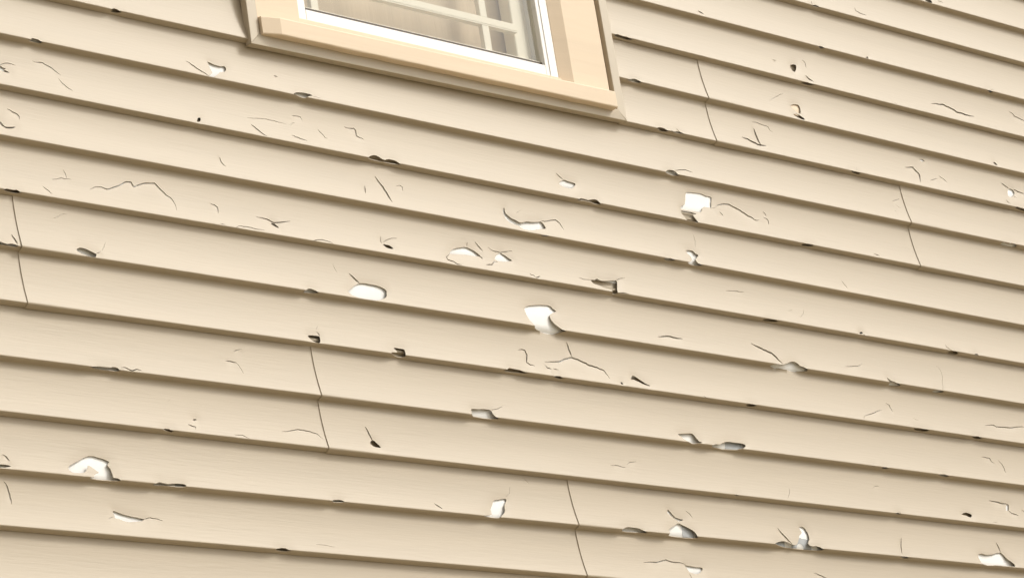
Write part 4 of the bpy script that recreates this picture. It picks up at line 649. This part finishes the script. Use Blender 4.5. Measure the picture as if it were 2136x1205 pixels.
# beige trim channel round the casing: flat face, return into the groove, outer return
def zb(u): return (u-3.472)/(4.469-3.472)*.012          # the bottom trim climbs slightly to the right
def zi(u): return (u-3.472)/(4.469-3.472)*.009
jl0, jl1, jr0, jr1 = 3.4725, 3.4965, 4.4445, 4.469
zbl, zbr, zil, zir = Z(2.485), Z(2.497), Z(2.5095), Z(2.5185)
DJ = .021
mb = MB()   # left
mb.hexa([(jl0, zbl, .004), (jl1, zil, .004), (jl1, TOPZ, .004), (jl0, TOPZ, .004), (jl0, zbl, DJ), (jl1, zil, DJ), (jl1, TOPZ, DJ), (jl0, TOPZ, DJ)])
wbuild(mb, 'side_trim', M_trim, .0012)
mb = MB()   # right, slightly proud at the mitre
mb.hexa([(jr0, zir-.0004, .004), (jr1+.0006, zbr-.0006, .004), (jr1+.0006, TOPZ, .004), (jr0, TOPZ, .004), (jr0, zir-.0004, DJ+.0004), (jr1+.0006, zbr-.0006, DJ-.001), (jr1+.0006, TOPZ, DJ-.001), (jr0, TOPZ, DJ+.0004)])
wbuild(mb, 'side_trim', M_trim, .0012)
mb = MB()   # bottom, its face leaning under
mb.hexa([(jl0+.0004, zbl, .003), (jr1-.0004, zbr, .003), (jr0, zir, .003), (jl1, zil, .003), (jl0+.0004, zbl, .0193), (jr1-.0004, zbr, .0193), (jr0, zir, DJ+.001), (jl1, zil, DJ+.001)])
wbuild(mb, 'bottom_trim', M_trim, .0008)
# casing boards
CL0, CL1, CR0, CR1 = 3.497, 3.6035, 4.331, 4.4335
mb = MB(); mb.box(CL0, CL1, Z(2.545), TOPZ, -.06, .0185); wbuild(mb, 'side_casing', M_wood, .0012)
mb = MB(); q = [(CR0, .0185), (CR0-.030, .0065), (CR0-.030, -.06), (CR1, -.06), (CR1, .0185)]
a = [mb.vert(u, Z(2.545), d) for u, d in q]; b = [mb.vert(u, TOPZ, d) for u, d in q]
for i in range(5): mb.face((a[i], a[(i+1)%5], b[(i+1)%5], b[i]))
mb.face(a[::-1]); mb.face(b); wbuild(mb, 'side_casing', M_wood, .0008)
# sill board with a rounded nose
mb = MB()
n = 8; c0 = []
u0, u1 = 3.4985, 4.4295
zlo, zlo1, zhi, zhi1 = Z(2.5065), Z(2.5105), Z(2.5440), Z(2.5510)
prof = [(zlo, .004), (zlo, .0345)] + [(zlo+.003-.003*math.cos(a), .0345+.003*math.sin(a)) for a in (.5, 1.0, 1.57)] + [(zhi-.003, .0375), (zhi-.0008, .0365), (zhi, .034), (zhi, .0187), (zhi, -.06), (zhi-.012, -.06), (zhi-.012, .004)]
rings = []
nseg = 24
rnd = random.Random(3)
for i in range(nseg+1):
    f = i/nseg; u = u0+(u1-u0)*f; dz = .007*f; j = rnd.uniform(-.0006, .0006)
    k_ = 1-max(0, 1-(f*nseg)/.5)*.25
    rings.append([mb.vert(u, z+dz+(j if z < zlo+.001 else 0), d*(k_ if d > .03 else 1)) for z, d in prof])
for a, b in zip(rings, rings[1:]):
    for q in range(len(prof)): mb.face((a[q], b[q], b[(q+1)%len(prof)], a[(q+1)%len(prof)]))
mb.face(rings[0][::-1]); mb.face(rings[-1])
wbuild(mb, 'sill', M_wood)
mb = MB(); mb.box(CL1+.0003, CR0-.0315, Z(2.550), Z(2.5675), -.05, .0145); wbuild(mb, 'sub_sill', M_wood, .0015)
SHIFT = (-.0175, -.0165, -.0105)
class MB(MB):
    def vert(s, u, z, d): s.v.append((u+SHIFT[0], -d+SHIFT[1], z+SHIFT[2])); return len(s.v)-1
# outer sash frame
D0, D1 = -.048, -.010
sb, sg0, sg1 = Z(2.569), 3.649, 4.284
gz = Z(2.6045)
sash = MB(); sash.box(CL1+.0005, sg0, sb, TOPZ, D0, D1); sash.box(sg0, sg1, sb, gz, D0, D1+.0002); sash.box(sg1, CR0-.0130, sb, TOPZ, D0, D1)
sash_o = wbuild(sash, 'sash', M_pvc, .0015)
mb = MB(); mb.box(sg1+.011, sg1+.0125, sb+.012, TOPZ, D1, D1+.0016); mb.box(sg0+.012, sg1+.01, sb+.009, sb+.0105, D1+.0002, D1+.0014)
o = mb.build('sash_ridge', M_pvc, sash_o, (0, 0, 0)); o.location = (-WO[0], -WO[1], -WO[2])
mb = MB(); mb.box(sg0, sg1, gz, gz+.0085, -.031, -.0175); mb.box(sg0, sg0+.003, gz, TOPZ, -.031, -.018)
wbuild(mb, 'glazing_gasket', M_gasket)
mb = MB(); mb.box(sg0, sg1, gz+.0085, gz+.011, -.029, -.0195); wbuild(mb, 'glazing_bead', M_mun)
mb = MB(); mb.keep = True; mb.face([mb.vert(sg0, gz, -.022), mb.vert(sg1, gz, -.022), mb.vert(sg1, TOPZ, -.022), mb.vert(sg0, TOPZ, -.022)])
wbuild(mb, 'glass_pane', M_glass)
# inner frame seen through the glass
mb = MB(); mb.box(4.2323, 4.2663, gz-.01, TOPZ, -.066, -.034); mb.box(4.2668, 4.287, gz-.01, TOPZ, -.066, -.044)
mb.box(3.60, 3.640, gz-.01, TOPZ, -.066, -.034); mb.box(3.640, 4.2323, gz-.04, gz-.002, -.066, -.034)
wbuild(mb, 'inner_frame', M_mun, .003)
def muntin(vert, a, b0, b1):
    mb = MB()
    d0, d1 = -.036, -.024
    if vert: mb.box(a-.0095, a+.0095, b0, b1, d0, d1)
    else:
        mb.box(b0, b1, a-.0095, a+.0095, d0, d1+.0004); mb.box(b0, b1, a-.006, a-.0045, d1+.0004, d1+.0012)
    wbuild(mb, 'grid_bar', M_mun, .001)
muntin(True, 4.1430, Z(2.6), Z(2.6745)); muntin(True, 4.1430, Z(2.6935), TOPZ)
muntin(True, 3.6870, Z(2.6), Z(2.6745)); muntin(True, 3.6870, Z(2.6935), TOPZ)
muntin(False, Z(2.684), 3.640, 4.2323)
# shade and curtain hung in the room
mb = MB(); n = 60; top = Z(3.7); A = []
for i in range(n+1):
    u = 3.4+(4.247-3.4)*i/n; d = -.072+.0008*math.sin(i*.9)
    A.append((mb.vert(u, Z(2.5), d), mb.vert(u, top, d), mb.vert(u, Z(2.5), d-.002), mb.vert(u, top, d-.002)))
for p, q in zip(A, A[1:]): mb.face((p[0], q[0], q[1], p[1]), 0, True); mb.face((p[2], p[3], q[3], q[2]), 0, True)
sh = mb.build('roller_shade', M_shade, None, (3.4, 0, top)); tag(sh, 'cream shade hanging flat behind the window glass', 'shade')
mb = MB(); n = 130; A = []
for i in range(n+1):
    u = 4.225+(4.62-4.225)*i/n; ph = i*.42+.8*math.sin(i*.13); d = -.11+.016*math.sin(ph)+.004*math.sin(2.3*ph)
    A.append((mb.vert(u, Z(2.5), d), mb.vert(u, top, d), mb.vert(u, Z(2.5), d-.002), mb.vert(u, top, d-.002)))
for p, q in zip(A, A[1:]): mb.face((p[0], q[0], q[1], p[1]), 0, True); mb.face((p[2], p[3], q[3], q[2]), 0, True)
cu_ = mb.build('curtain', M_curt, None, (4.24, 0, top)); tag(cu_, 'tan pleated curtain gathered at the right side behind the glass', 'curtain')
